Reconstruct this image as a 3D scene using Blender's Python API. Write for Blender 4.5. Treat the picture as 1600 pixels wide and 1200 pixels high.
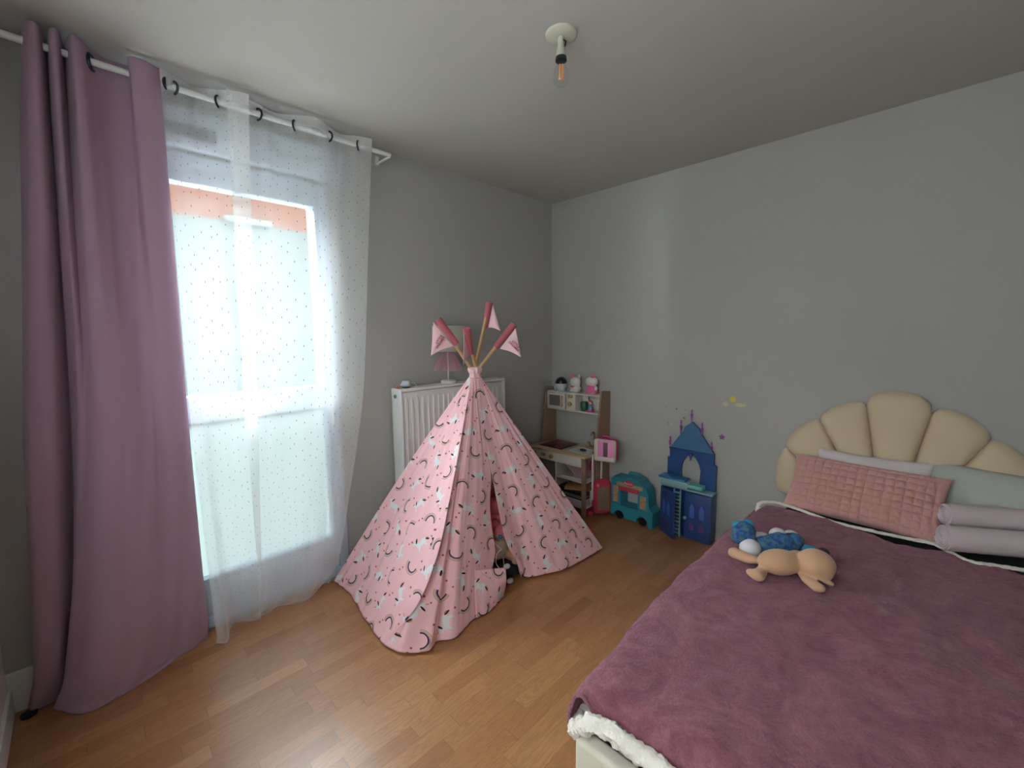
import bpy, bmesh, math, random
from mathutils import Vector, Matrix, noise
random.seed(7)
for o in list(bpy.data.objects): bpy.data.objects.remove(o)
SC = bpy.context.scene
COL = SC.collection
V = Vector
# ------------------------------------------------------------------ camera
FPX = 674.8
CAM = V((2.426, -2.955, 1.413))
PITCH, ROLL, YAW = 0.11474, -0.01355, -0.78081
_fw = V((math.sin(YAW)*math.cos(PITCH), math.cos(YAW)*math.cos(PITCH), -math.sin(PITCH)))
_r = V((math.cos(YAW), -math.sin(YAW), 0)); _u = _r.cross(_fw)
RR = _r*math.cos(ROLL)+_u*math.sin(ROLL); UU = -_r*math.sin(ROLL)+_u*math.cos(ROLL)
cd = bpy.data.cameras.new('camera'); cam = bpy.data.objects.new('camera', cd); COL.objects.link(cam)
cd.sensor_width = 36; cd.lens = FPX/1600*36; cd.clip_start = 0.02; cd.clip_end = 200
m = Matrix.Identity(4)
for i, c in enumerate((RR, UU, -_fw)):
    for j in range(3): m[j][i] = c[j]
m.translation = CAM
cam.matrix_world = m
SC.camera = cam
# ------------------------------------------------------------------ world (overcast daylight) and exposure
w = bpy.data.worlds.new('world'); SC.world = w; w.use_nodes = True
nt = w.node_tree; nt.nodes.clear()
bg = nt.nodes.new('ShaderNodeBackground'); ow = nt.nodes.new('ShaderNodeOutputWorld')
bg.inputs[0].default_value = (0.83, 0.925, 1.0, 1); bg.inputs[1].default_value = 15.0
nt.links.new(bg.outputs[0], ow.inputs[0])
pd = bpy.data.lights.new('window_portal', 'AREA'); pd.shape = 'RECTANGLE'; pd.size = 0.92; pd.size_y = 2.2
pd.cycles.is_portal = True
po = bpy.data.objects.new('window_portal', pd); COL.objects.link(po); po.location = (-0.32, -2.4, 1.15)
po.rotation_euler = (0, -math.pi/2, 0)
pd2 = bpy.data.lights.new('fill_window_portal', 'AREA'); pd2.shape = 'RECTANGLE'; pd2.size = 1.8; pd2.size_y = 1.3; pd2.cycles.is_portal = True
po2 = bpy.data.objects.new('fill_window_portal', pd2); COL.objects.link(po2); po2.location = (2.0, -3.43, 1.55); po2.rotation_euler = (math.pi/2, 0, 0)  # sampling portal for the added, unseen fill window
SC.view_settings.view_transform = 'Standard'; SC.view_settings.look = 'None'
SC.view_settings.exposure = 1.38; SC.view_settings.gamma = 1
SC.view_settings.use_curve_mapping = False
SC.cycles.max_bounces = 14; SC.cycles.diffuse_bounces = 8; SC.cycles.transparent_max_bounces = 16

# ------------------------------------------------------------------ helpers
def ray(px, py): return _fw + RR*((px-800)/FPX) + UU*((600-py)/FPX)
def hit(px, py, ax, val):                      # where the sight line through a pixel meets an axis plane
    d = ray(px, py); return CAM + d*((val-CAM[ax])/d[ax])
def hitp(px, py, p0, n):
    d = ray(px, py); return CAM + d*((p0-CAM).dot(n)/d.dot(n))
def tag(o, label=None, cat=None, group=None, kind=None):
    if label: o['label'] = label
    if cat: o['category'] = cat
    if group: o['group'] = group
    if kind: o['kind'] = kind
    return o
def thing(name, label, cat, loc=(0, 0, 0), group=None):
    o = bpy.data.objects.new(name, None); COL.objects.link(o); o.location = loc; o.empty_display_size = 0.05
    return tag(o, label, cat, group)
def obj(name, bm, mat, parent=None, smooth=True, label=None, sub=0):
    me = bpy.data.meshes.new(name)
    bmesh.ops.recalc_face_normals(bm, faces=bm.faces) if not getattr(bm, 'keep', False) else None
    if bm.verts:
        xs = [v.co.x for v in bm.verts]; ys = [v.co.y for v in bm.verts]; zs = [v.co.z for v in bm.verts]
        org = V(((min(xs)+max(xs))/2, (min(ys)+max(ys))/2, min(zs)))
    else: org = V()
    for v in bm.verts: v.co -= org
    bm.to_mesh(me); bm.free()
    for p in me.polygons: p.use_smooth = smooth
    if smooth:
        try: me.set_sharp_from_angle(angle=math.radians(42))
        except Exception: pass
    me.materials.append(mat)
    o = bpy.data.objects.new(name, me); COL.objects.link(o)
    o.location = org
    if parent is not None:
        o.parent = parent
        pm = Matrix.Identity(4); q = parent; chain = []
        while q is not None: chain.append(q); q = q.parent
        wl = V()
        for q in chain: wl += q.location
        o.location = org-wl
    if label: o['label'] = label
    if sub:
        md = o.modifiers.new('s', 'SUBSURF'); md.levels = sub; md.render_levels = sub
    return o
def struct(name, bm, mat, smooth=False): return tag(obj(name, bm, mat, None, smooth), kind='structure')
def B(): return bmesh.new()
def T3(verts, M):
    for v in verts: v.co = M @ v.co
def box(bm, lo, hi, bev=0, M=None, seg=2):
    lo, hi = V(lo), V(hi)
    r = bmesh.ops.create_cube(bm, size=1)
    vs = r['verts']
    for v in vs: v.co = V((lo[i]+(v.co[i]+.5)*(hi[i]-lo[i]) for i in range(3)))
    if bev:
        es = list({e for v in vs for e in v.link_edges})
        rr = bmesh.ops.bevel(bm, geom=es, offset=bev, segments=seg, profile=.5, affect='EDGES')
        vs = list({v for f in rr['faces'] for v in f.verts} | {v for v in vs if v.is_valid})
    if M is not None: T3(vs, M)
    return vs
def frame_from(d, up=V((0, 0, 1))):
    d = d.normalized()
    if abs(d.dot(up)) > .98: up = V((1, 0, 0))
    a = up.cross(d).normalized(); b = d.cross(a)
    return a, b, d
def tube(bm, pts, r, seg=10, cap=True):
    pts = [V(p) for p in pts]; rings = []
    n = len(pts); up = V((0, 0, 1)); prev = None
    for i, p in enumerate(pts):
        d = (pts[min(i+1, n-1)]-pts[max(i-1, 0)])
        if d.length < 1e-9: d = V((0, 0, 1))
        d.normalize()
        if prev is None: a, b, _ = frame_from(d)
        else:
            a = prev-d*prev.dot(d)
            if a.length < 1e-6: a, b, _ = frame_from(d)
            a.normalize(); b = d.cross(a)
        prev = a
        rr = r[i] if isinstance(r, (list, tuple)) else r
        rings.append([bm.verts.new(p+(a*math.cos(t)+b*math.sin(t))*rr) for t in [2*math.pi*k/seg for k in range(seg)]])
    for i in range(n-1):
        for k in range(seg):
            bm.faces.new((rings[i][k], rings[i][(k+1) % seg], rings[i+1][(k+1) % seg], rings[i+1][k]))
    if cap:
        bm.faces.new(rings[0][::-1]); bm.faces.new(rings[-1])
    return [v for q in rings for v in q]
def cyl(bm, a, b, r, r2=None, seg=20): return tube(bm, [a, b], [r, r if r2 is None else r2], seg)
def lathe(bm, prof, c, axis=V((0, 0, 1)), seg=28):
    c = V(c); a, b, d = frame_from(V(axis)); rings = []
    for (rr, h) in prof:
        rings.append([bm.verts.new(c+d*h+(a*math.cos(t)+b*math.sin(t))*max(rr, 1e-4)) for t in [2*math.pi*k/seg for k in range(seg)]])
    for i in range(len(rings)-1):
        for k in range(seg):
            bm.faces.new((rings[i][k], rings[i][(k+1) % seg], rings[i+1][(k+1) % seg], rings[i+1][k]))
    bm.faces.new(rings[0][::-1]); bm.faces.new(rings[-1])
def ell(bm, c, r, rot=None, seg=20):
    R_ = bmesh.ops.create_uvsphere(bm, u_segments=seg, v_segments=max(8, seg*2//3), radius=1)
    if not isinstance(r, (list, tuple)): r = (r, r, r)
    M = Matrix.Translation(V(c)) @ ((rot.to_4x4() if rot is not None else Matrix.Identity(4))) @ Matrix.Diagonal((*r, 1))
    T3(R_['verts'], M)
def dirrot(d):
    a, b, c = frame_from(V(d)); return Matrix((c, a, b)).transposed()   # local x along d
def prism(bm, poly, o, ax, ay, depth):
    # polygon (list of 2D) in plane origin o, axes ax, ay, extruded by vector depth
    o, ax, ay, depth = V(o), V(ax), V(ay), V(depth)
    f = [bm.verts.new(o+ax*p[0]+ay*p[1]) for p in poly]; g = [bm.verts.new(v.co+depth) for v in f]
    bm.faces.new(f); bm.faces.new(g[::-1]); n = len(f)
    for i in range(n): bm.faces.new((f[i], g[i], g[(i+1) % n], f[(i+1) % n]))
    return f+g
def cr(p, t):        # Catmull-Rom through list p at t in [0, n-1]
    n = len(p); i = min(int(t), n-2); f = t-i
    a, b, c, d = p[max(i-1, 0)], p[i], p[i+1], p[min(i+2, n-1)]
    return 0.5*((2*b)+(c-a)*f+(2*a-5*b+4*c-d)*f*f+(3*b-a-3*c+d)*f*f*f)
def loft(bm, rays, nu, nv, disp=None, uvf=None, closed=False):
    rays = [[V(q) for q in r_] for r_ in rays]; nr = len(rays)
    grid = []
    cols = [[cr(r_, (len(r_)-1)*j/nv) for j in range(nv+1)] for r_ in rays]
    for i in range(nu+1):
        t = (nr-1)*i/nu
        grid.append([cr([c[j] for c in cols], t) for j in range(nv+1)])
    nrm = [[None]*(nv+1) for _ in range(nu+1)]
    for i in range(nu+1):
        for j in range(nv+1):
            a = grid[min(i+1, nu)][j]-grid[max(i-1, 0)][j]; b = grid[i][min(j+1, nv)]-grid[i][max(j-1, 0)]
            q = a.cross(b); nrm[i][j] = q.normalized() if q.length > 1e-9 else V((0, 0, 1))
    vs = [[bm.verts.new(grid[i][j]+(nrm[i][j]*disp(i/nu, j/nv, grid[i][j]) if disp else V())) for j in range(nv+1)] for i in range(nu+1)]
    uvl = bm.loops.layers.uv.verify()
    for i in range(nu):
        for j in range(nv):
            ij = ((i, j), (i+1, j), (i+1, j+1), (i, j+1))
            try: f = bm.faces.new([vs[a][b] for a, b in ij])
            except ValueError: continue
            for lp, (a, b) in zip(f.loops, ij):
                lp[uvl].uv = uvf(a/nu, b/nv, grid[a][b]) if uvf else (a/nu, b/nv)
    return vs
def solid(o, t, off=0):
    md = o.modifiers.new('t', 'SOLIDIFY'); md.thickness = t; md.offset = off; return o
def remesh(o, v=0.004, sm=2):
    md = o.modifiers.new('r', 'REMESH'); md.mode = 'VOXEL'; md.voxel_size = v; md.use_smooth_shade = True
    if sm:
        s = o.modifiers.new('sm', 'SMOOTH'); s.iterations = sm*3; s.factor = .6
    return o
def letters(txt, name, mat, parent, origin, ax, ay, size, align='CENTER', depth=0.0006):
    cu = bpy.data.curves.new('t', 'FONT'); cu.body = txt; cu.size = size; cu.align_x = align; cu.align_y = 'CENTER'; cu.extrude = depth; cu.offset = size*.02
    to = bpy.data.objects.new('t', cu); COL.objects.link(to)
    bpy.context.view_layer.update()
    me = bpy.data.meshes.new_from_object(to.evaluated_get(bpy.context.evaluated_depsgraph_get()))
    bpy.data.objects.remove(to)
    bm = B(); bm.from_mesh(me)
    ax = V(ax).normalized(); ay = V(ay); ay = (ay-ax*ay.dot(ax)).normalized(); az = ax.cross(ay)
    for v in bm.verts: v.co = V(origin)+ax*v.co.x+ay*v.co.y+az*v.co.z
    return obj(name, bm, mat, parent, smooth=False)

# ------------------------------------------------------------------ materials
class S:                                        # small node-math wrapper
    def __init__(s, nt, sock): s.nt, s.k = nt, sock
    def _m(s, op, *a):
        n = s.nt.nodes.new('ShaderNodeMath'); n.operation = op
        for i, x in enumerate((s,)+a):
            if isinstance(x, S): s.nt.links.new(x.k, n.inputs[i])
            else: n.inputs[i].default_value = x
        return S(s.nt, n.outputs[0])
    def __add__(s, o): return s._m('ADD', o)
    def __sub__(s, o): return s._m('SUBTRACT', o)
    def __mul__(s, o): return s._m('MULTIPLY', o)
    def __truediv__(s, o): return s._m('DIVIDE', o)
    def lt(s, o): return s._m('LESS_THAN', o)
    def gt(s, o): return s._m('GREATER_THAN', o)
    def mx(s, o): return s._m('MAXIMUM', o)
    def mn(s, o): return s._m('MINIMUM', o)
    def f(s, op, *a): return s._m(op, *a)
def srgb(h):
    if isinstance(h, str): h = tuple(int(h[i:i+2], 16) for i in (0, 2, 4))
    return tuple(((c/255+.055)/1.055)**2.4 if c/255 > .04045 else c/255/12.92 for c in h)
def newmat(name):
    mt = bpy.data.materials.new(name); mt.use_nodes = True
    p = mt.node_tree.nodes['Principled BSDF']; return mt, mt.node_tree, p
def noise_node(nt, scale, detail=3, rough=.5, vec=None, dist=0):
    n = nt.nodes.new('ShaderNodeTexNoise'); n.inputs['Scale'].default_value = scale
    n.inputs['Detail'].default_value = detail; n.inputs['Roughness'].default_value = rough; n.inputs['Distortion'].default_value = dist
    if vec is None:
        tc = nt.nodes.new('ShaderNodeTexCoord'); vec = tc.outputs['Object']
    nt.links.new(vec, n.inputs['Vector']); return n
def mixc(nt, fac, a, b):
    n = nt.nodes.new('ShaderNodeMix'); n.data_type = 'RGBA'
    for sock, x in ((n.inputs[0], fac), (n.inputs[6], a), (n.inputs[7], b)):
        if isinstance(x, S): nt.links.new(x.k, sock)
        elif hasattr(x, 'is_output'): nt.links.new(x, sock)
        elif isinstance(x, (int, float)): sock.default_value = x
        else: sock.default_value = (*x[:3], 1)
    return n.outputs[2]
def bump(nt, p, height, strength=.3, dist=.002):
    b = nt.nodes.new('ShaderNodeBump'); b.inputs['Strength'].default_value = strength; b.inputs['Distance'].default_value = dist
    nt.links.new(height, b.inputs['Height']); nt.links.new(b.outputs[0], p.inputs['Normal']); return b
def mat(name, col, rough=.6, nz=None, var=0, metal=0, bs=.3, bd=.001, sheen=0, spec=.5, col2=None):
    mt, nt, p = newmat(name); c = srgb(col)
    p.inputs['Base Color'].default_value = (*c, 1); p.inputs['Roughness'].default_value = rough
    p.inputs['Metallic'].default_value = metal; p.inputs['Specular IOR Level'].default_value = spec
    if sheen: p.inputs['Sheen Weight'].default_value = sheen
    n = noise_node(nt, nz or 40, 3)
    c2 = srgb(col2) if col2 else tuple(x*(1-(var or .05)) for x in c)
    nt.links.new(mixc(nt, n.outputs[0], c, c2), p.inputs['Base Color'])
    if nz and bs: bump(nt, p, n.outputs[0], bs, bd)
    return mt
M_wall = mat('wall_paint', (170, 168, 164), .85, 190, .04, bs=.35, bd=.0015, spec=.2)
M_ceil = mat('ceiling_paint', (184, 181, 175), .9, 120, .03, bs=.2, bd=.001, spec=.2)
M_white = mat('white_gloss', (222, 222, 220), .35, spec=.5)
M_pvc = mat('window_plastic', (196, 208, 222), .3)
M_rad = mat('radiator_enamel', (226, 220, 218), .35)
M_wood = mat('pale_wood', (190, 152, 108), .5, 60, .15, bs=.1)
M_kwood = mat('play_wood', (148, 118, 94), .55, 50, .12, bs=.1)
M_kedge = mat('play_wood_top', (196, 166, 130), .5, 50, .1, bs=.1)
M_kwhite = mat('play_white', (208, 200, 190), .45)
M_black = mat('black_plastic', (22, 22, 26), .3)
M_dark = mat('dark_cloth', (36, 34, 38), .9, 200, .2)
M_brass = mat('muted_brass', (170, 140, 84), .4)
M_ring = mat('gunmetal_ring', (50, 58, 64), .35, metal=.7)
M_steel = mat('steel', (190, 190, 190), .25, metal=1)
M_cream = mat('cream_velvet', (206, 186, 156), .9, 260, .08, bs=.25, sheen=.2)
M_frame = mat('cream_frame_velvet', (206, 200, 184), .9, 200, .08, bs=.2, sheen=.2)
M_sherpa = mat('white_sherpa', (232, 224, 212), .95, 130, .12, bs=.9, bd=.006, sheen=.2)
M_pinkfl = mat('rose_pile', (200, 148, 142), .95, 240, .12, bs=.6, bd=.003, sheen=.2)
M_pilw = mat('white_cotton', (202, 192, 192), .9, 120, .05, bs=.2)
M_pilg = mat('pale_grey_cotton', (176, 178, 172), .9, 120, .06, bs=.2)
M_roll = mat('pale_mauve_fleece', (206, 188, 192), .95, 180, .06, bs=.4, bd=.002)
M_tan = mat('tan_plush', (196, 154, 120), .95, 300, .08, bs=.4, bd=.001, sheen=.2)
M_pink = mat('hot_pink', (206, 40, 120), .4)
M_red = mat('coral_red', (188, 54, 78), .4)
M_lpink = mat('light_pink_plastic', (222, 140, 180), .4)
M_turq = mat('turquoise_plastic', (46, 128, 146), .4)
M_blue = mat('deep_blue', (38, 60, 114), .4, 30, .3, bs=0, col2=(44, 72, 126))
M_blue2 = mat('castle_blue', (38, 76, 128), .35)
M_blue3 = mat('roof_blue', (52, 98, 140), .35, 20, .25, bs=0, col2=(74, 118, 150))
M_aqua = mat('pale_aqua', (128, 168, 172), .4)
M_mint = mat('mint_plastic', (98, 176, 168), .4)
M_sky = mat('sky_blue_tray', (44, 112, 160), .4)
M_purple = mat('violet_plastic', (150, 80, 158), .4)
M_green = mat('bottle_green', (30, 84, 58), .4)
M_figw = mat('glazed_white', (214, 208, 200), .35)
M_figp = mat('glazed_pink', (232, 110, 160), .35)
M_cup = mat('cup_white', (206, 210, 218), .3)
M_sleeve = mat('sleeve_rose', (172, 90, 98), .85, 200, .1)
M_flag = mat('flag_pink', (232, 190, 194), .9, 200, .06)
M_ink = mat('print_maroon', (130, 44, 58), .8)
M_paper = mat('paper', (205, 196, 190), .8)
M_paperp = mat('magazine_pink', (196, 150, 186), .6, 30, .3, bs=0, col2=(220, 180, 150))
M_orange = mat('craft_orange', (204, 146, 100), .8)
M_tvio = mat('pale_violet', (196, 180, 206), .6)

def m_floor():
    mt, nt, p = newmat('oak_laminate')
    tc = nt.nodes.new('ShaderNodeTexCoord'); sp = nt.nodes.new('ShaderNodeSeparateXYZ'); nt.links.new(tc.outputs['Generated'], sp.inputs[0])
    ge = nt.nodes.new('ShaderNodeNewGeometry'); nt.links.new(ge.outputs['Position'], sp.inputs[0])
    x, y = S(nt, sp.outputs[0]), S(nt, sp.outputs[1])
    row = (x/0.064).f('FLOOR')
    wn = nt.nodes.new('ShaderNodeTexWhiteNoise'); wn.noise_dimensions = '1D'; nt.links.new(row.k, wn.inputs['W'])
    yy = (y/0.36)+S(nt, wn.outputs['Value'])*7.0
    seg = yy.f('FLOOR')
    cv = nt.nodes.new('ShaderNodeCombineXYZ'); nt.links.new(row.k, cv.inputs[0]); nt.links.new(seg.k, cv.inputs[1])
    w2 = nt.nodes.new('ShaderNodeTexWhiteNoise'); w2.noise_dimensions = '3D'; nt.links.new(cv.outputs[0], w2.inputs['Vector'])
    # grain: stretched noise, offset per stave
    c3 = nt.nodes.new('ShaderNodeCombineXYZ')
    rv = S(nt, w2.outputs['Value'])
    nt.links.new((x*26.0).k, c3.inputs[0]); nt.links.new((y*2.6+rv*40.0).k, c3.inputs[1]); nt.links.new((rv*30.0).k, c3.inputs[2])
    g1 = noise_node(nt, 1.0, 4, .6, c3.outputs[0], 1.2)
    c4 = nt.nodes.new('ShaderNodeCombineXYZ')
    nt.links.new((x*160.0).k, c4.inputs[0]); nt.links.new((y*9.0).k, c4.inputs[1]); nt.links.new((rv*30.0).k, c4.inputs[2])
    g2 = noise_node(nt, 1.0, 2, .5, c4.outputs[0])
    ring = ((S(nt, g1.outputs[0])*9.0).f('FRACT')-0.5).f('ABSOLUTE')*2.0
    base = mixc(nt, rv, srgb((194, 142, 94)), srgb((164, 109, 66)))
    base = mixc(nt, ring*0.34, base, srgb((104, 64, 36)))
    base = mixc(nt, S(nt, g2.outputs[0])*0.35, base, srgb((120, 78, 46)))
    # joints
    jx = ((x/0.064).f('FRACT')-0.5).f('ABSOLUTE').gt(0.488); jy = (yy.f('FRACT')-0.5).f('ABSOLUTE').gt(0.4965)
    base = mixc(nt, jx.mx(jy)*0.35, base, srgb((70, 42, 24)))
    nt.links.new(base, p.inputs['Base Color'])
    p.inputs['Roughness'].default_value = .36; p.inputs['Specular IOR Level'].default_value = .6; p.inputs['Coat Weight'].default_value = .5; p.inputs['Coat Roughness'].default_value = .3
    bump(nt, p, g2.outputs[0], .06, .0006)
    return mt
M_floor = m_floor()

def m_print():
    mt, nt, p = newmat('unicorn_print_cotton')
    tc = nt.nodes.new('ShaderNodeTexCoord'); sp = nt.nodes.new('ShaderNodeSeparateXYZ'); nt.links.new(tc.outputs['UV'], sp.inputs[0])
    cell = 0.122
    u = S(nt, sp.outputs[0])/cell; v0 = S(nt, sp.outputs[1])/cell
    v = v0+((u.f('FLOOR')*0.37).f('FRACT'))*0.6
    iu, iv = u.f('FLOOR'), v.f('FLOOR')
    x0 = u.f('FRACT')-0.5; y0 = v.f('FRACT')-0.5
    cv = nt.nodes.new('ShaderNodeCombineXYZ'); nt.links.new(iu.k, cv.inputs[0]); nt.links.new(iv.k, cv.inputs[1])
    wn = nt.nodes.new('ShaderNodeTexWhiteNoise'); nt.links.new(cv.outputs[0], wn.inputs['Vector'])
    a = S(nt, wn.outputs['Value'])*6.2832
    ca, sa = a.f('COSINE'), a.f('SINE')
    x = x0*ca-y0*sa; y = x0*sa+y0*ca
    par = ((iu+iv)*0.5).f('FRACT').f('ABSOLUTE').gt(0.25)      # checker: rainbow / unicorn
    rb = S(nt, par.k); un = S(nt, (par*-1.0+1.0).k)
    yc = y+0.12
    r = (x*x+yc*yc).f('SQRT'); up = yc.gt(-0.02)
    def band(a_, b_): return r.gt(a_)*r.lt(b_)*up*rb
    def el(cx, cy, rx, ry, th=0):
        dx = x-cx; dy = y-cy
        if th:
            c, s = math.cos(th), math.sin(th); dx, dy = dx*c+dy*s, dy*c-dx*s
        dx = dx/rx; dy = dy/ry
        return (dx*dx+dy*dy).lt(1.0)*un
    n = noise_node(nt, 400, 2, .5, tc.outputs['UV'])
    col = mixc(nt, S(nt, n.outputs[0]), srgb((250, 206, 210)), srgb((246, 198, 203)))
    white = el(0, 0, .27, .10).mx(el(.25, .13, .13, .075, .5)).mx(el(-.2, -.12, .045, .13, -.3)).mx(el(.17, -.13, .045, .14, .3)).mx(el(-.1, .03, .17, .12))
    col = mixc(nt, white, col, srgb((236, 234, 234)))
    col = mixc(nt, band(.34, .365), col, srgb((196, 158, 104)))
    col = mixc(nt, band(.31, .33), col, srgb((214, 190, 176)))
    col = mixc(nt, band(.275, .305), col, srgb((190, 160, 170)))
    col = mixc(nt, band(.225, .272), col, srgb((58, 48, 62)))
    col = mixc(nt, el(.17, .2, .035, .11, .5), col, srgb((52, 44, 58)))
    col = mixc(nt, el(-.34, -.02, .12, .036, .7), col, srgb((70, 54, 62)))
    col = mixc(nt, el(-.36, .03, .08, .022, .7), col, srgb((200, 150, 96)))
    col = mixc(nt, el(.36, .26, .07, .02, .9), col, srgb((206, 160, 90)))
    d1 = (x0-0.42)*(x0-0.42)+(y0+0.4)*(y0+0.4); d2 = (x0+0.44)*(x0+0.44)+(y0-0.1)*(y0-0.1)
    col = mixc(nt, d1.lt(.0016).mx(d2.lt(.0012)), col, srgb((190, 92, 88)))
    nt.links.new(col, p.inputs['Base Color']); p.inputs['Roughness'].default_value = .9; p.inputs['Specular IOR Level'].default_value = .2
    # thin cotton lets a little light through
    out = nt.nodes['Material Output']; tr = nt.nodes.new('ShaderNodeBsdfTranslucent'); mx = nt.nodes.new('ShaderNodeMixShader'); mx.inputs[0].default_value = .22
    nt.links.new(col, tr.inputs[0]); nt.links.new(p.outputs[0], mx.inputs[1]); nt.links.new(tr.outputs[0], mx.inputs[2]); nt.links.new(mx.outputs[0], out.inputs[0])
    bump(nt, p, n.outputs[0], .1, .0005)
    return mt
M_print = m_print()

def m_sheer():
    mt, nt, p = newmat('sheer_voile')
    tc = nt.nodes.new('ShaderNodeTexCoord'); sp = nt.nodes.new('ShaderNodeSeparateXYZ'); nt.links.new(tc.outputs['UV'], sp.inputs[0])
    u, v = S(nt, sp.outputs[0])/0.034, S(nt, sp.outputs[1])/0.04
    v = v+u.f('FLOOR')*0.5
    cv = nt.nodes.new('ShaderNodeCombineXYZ'); nt.links.new(u.f('FLOOR').k, cv.inputs[0]); nt.links.new(v.f('FLOOR').k, cv.inputs[1])
    wn = nt.nodes.new('ShaderNodeTexWhiteNoise'); nt.links.new(cv.outputs[0], wn.inputs['Vector'])
    cs = nt.nodes.new('ShaderNodeSeparateColor'); nt.links.new(wn.outputs['Color'], cs.inputs[0])
    x = u.f('FRACT')-0.5+(S(nt, cs.outputs[0])-0.5)*0.5; y = v.f('FRACT')-0.5+(S(nt, cs.outputs[1])-0.5)*0.5
    dot = (x*x+y*y*0.7).lt(0.0028)
    # heading band, denser
    head = S(nt, sp.outputs[1]).gt(2.31)
    lw = nt.nodes.new('ShaderNodeLayerWeight'); lw.inputs[0].default_value = .35
    fac = (S(nt, lw.outputs['Facing'])*0.36+0.29+head*0.2).mn(0.95).mx(dot*0.9)
    col = mixc(nt, dot, srgb((250, 250, 250)), srgb((96, 92, 84)))
    df = nt.nodes.new('ShaderNodeBsdfDiffuse'); tl = nt.nodes.new('ShaderNodeBsdfTranslucent'); tr = nt.nodes.new('ShaderNodeBsdfTransparent')
    nt.links.new(col, df.inputs[0]); nt.links.new(col, tl.inputs[0])
    m1 = nt.nodes.new('ShaderNodeMixShader'); m1.inputs[0].default_value = .3
    nt.links.new(df.outputs[0], m1.inputs[1]); nt.links.new(tl.outputs[0], m1.inputs[2])
    m2 = nt.nodes.new('ShaderNodeMixShader'); nt.links.new(fac.k, m2.inputs[0])
    nt.links.new(tr.outputs[0], m2.inputs[1]); nt.links.new(m1.outputs[0], m2.inputs[2])
    nt.nodes.remove(p); nt.links.new(m2.outputs[0], nt.nodes['Material Output'].inputs[0])
    return mt
M_sheer = m_sheer()
def m_thin(name, col, tfac, opac=1.0, rough=.9):
    mt, nt, p = newmat(name); c = srgb(col)
    p.inputs['Base Color'].default_value = (*c, 1); p.inputs['Roughness'].default_value = rough; p.inputs['Specular IOR Level'].default_value = .2
    p.inputs['Sheen Weight'].default_value = .15
    n = noise_node(nt, 300, 2); bump(nt, p, n.outputs[0], .15, .0006)
    tl = nt.nodes.new('ShaderNodeBsdfTranslucent'); tl.inputs[0].default_value = (*c, 1)
    m1 = nt.nodes.new('ShaderNodeMixShader'); m1.inputs[0].default_value = tfac
    nt.links.new(p.outputs[0], m1.inputs[1]); nt.links.new(tl.outputs[0], m1.inputs[2]); out = m1
    if opac < 1:
        tr = nt.nodes.new('ShaderNodeBsdfTransparent'); m2 = nt.nodes.new('ShaderNodeMixShader'); m2.inputs[0].default_value = opac
        nt.links.new(tr.outputs[0], m2.inputs[1]); nt.links.new(m1.outputs[0], m2.inputs[2]); out = m2
    nt.links.new(out.outputs[0], nt.nodes['Material Output'].inputs[0]); return mt
M_purpc = m_thin('mauve_curtain_cloth', (178, 148, 168), .15)
M_tulle = m_thin('pink_tulle', (240, 180, 198), .4, .3)
M_shade = m_thin('lamp_shade_paper', (222, 220, 208), .3)
def m_glass(name, frost=False, fc=(.22, .245, .237, 1)):
    mt, nt, p = newmat(name); nt.nodes.remove(p)
    tr = nt.nodes.new('ShaderNodeBsdfTransparent'); tr.inputs[0].default_value = (.97, .99, .98, 1)
    gl = nt.nodes.new('ShaderNodeBsdfGlossy'); gl.inputs[1].default_value = .02
    lw = nt.nodes.new('ShaderNodeLayerWeight'); lw.inputs[0].default_value = .5; fz = S(nt, lw.outputs['Facing']).f('POWER', 4.0)*0.5+0.04
    mx = nt.nodes.new('ShaderNodeMixShader'); nt.links.new(fz.k, mx.inputs[0]); nt.links.new(tr.outputs[0], mx.inputs[1]); nt.links.new(gl.outputs[0], mx.inputs[2])
    out = mx
    if frost:
        tl = nt.nodes.new('ShaderNodeBsdfTranslucent'); tl.inputs[0].default_value = fc
        m2 = nt.nodes.new('ShaderNodeMixShader'); m2.inputs[0].default_value = .85
        nt.links.new(mx.outputs[0], m2.inputs[1]); nt.links.new(tl.outputs[0], m2.inputs[2]); out = m2
    nt.links.new(out.outputs[0], nt.nodes['Material Output'].inputs[0]); return mt
M_glass = m_glass('clear_glass'); M_frost = m_glass('frosted_glass', True); M_frost2 = m_glass('opal_glass', True, (.34, .335, .32, 1))
def m_blanket():
    mt, nt, p = newmat('mauve_plush_blanket')
    n1 = noise_node(nt, 7, 5, .68, None, 2.0); n2 = noise_node(nt, 120, 4, .65)
    f = ((S(nt, n1.outputs[0])-0.38)*2.6).mx(0.0).mn(1.0)
    g = ((S(nt, n2.outputs[0])-0.3)*2.0).mx(0.0).mn(1.0)
    c = mixc(nt, f, srgb((124, 74, 86)), srgb((166, 112, 120)))
    c = mixc(nt, g*0.55, c, srgb((108, 64, 80)))
    nt.links.new(c, p.inputs['Base Color']); p.inputs['Roughness'].default_value = .95; p.inputs['Specular IOR Level'].default_value = .15
    p.inputs['Sheen Weight'].default_value = .45; p.inputs['Sheen Roughness'].default_value = .4
    p.inputs['Sheen Tint'].default_value = (.8, .5, .6, 1)
    bump(nt, p, n2.outputs[0], 1.0, .008)
    return mt
M_blanket = m_blanket()
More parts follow.
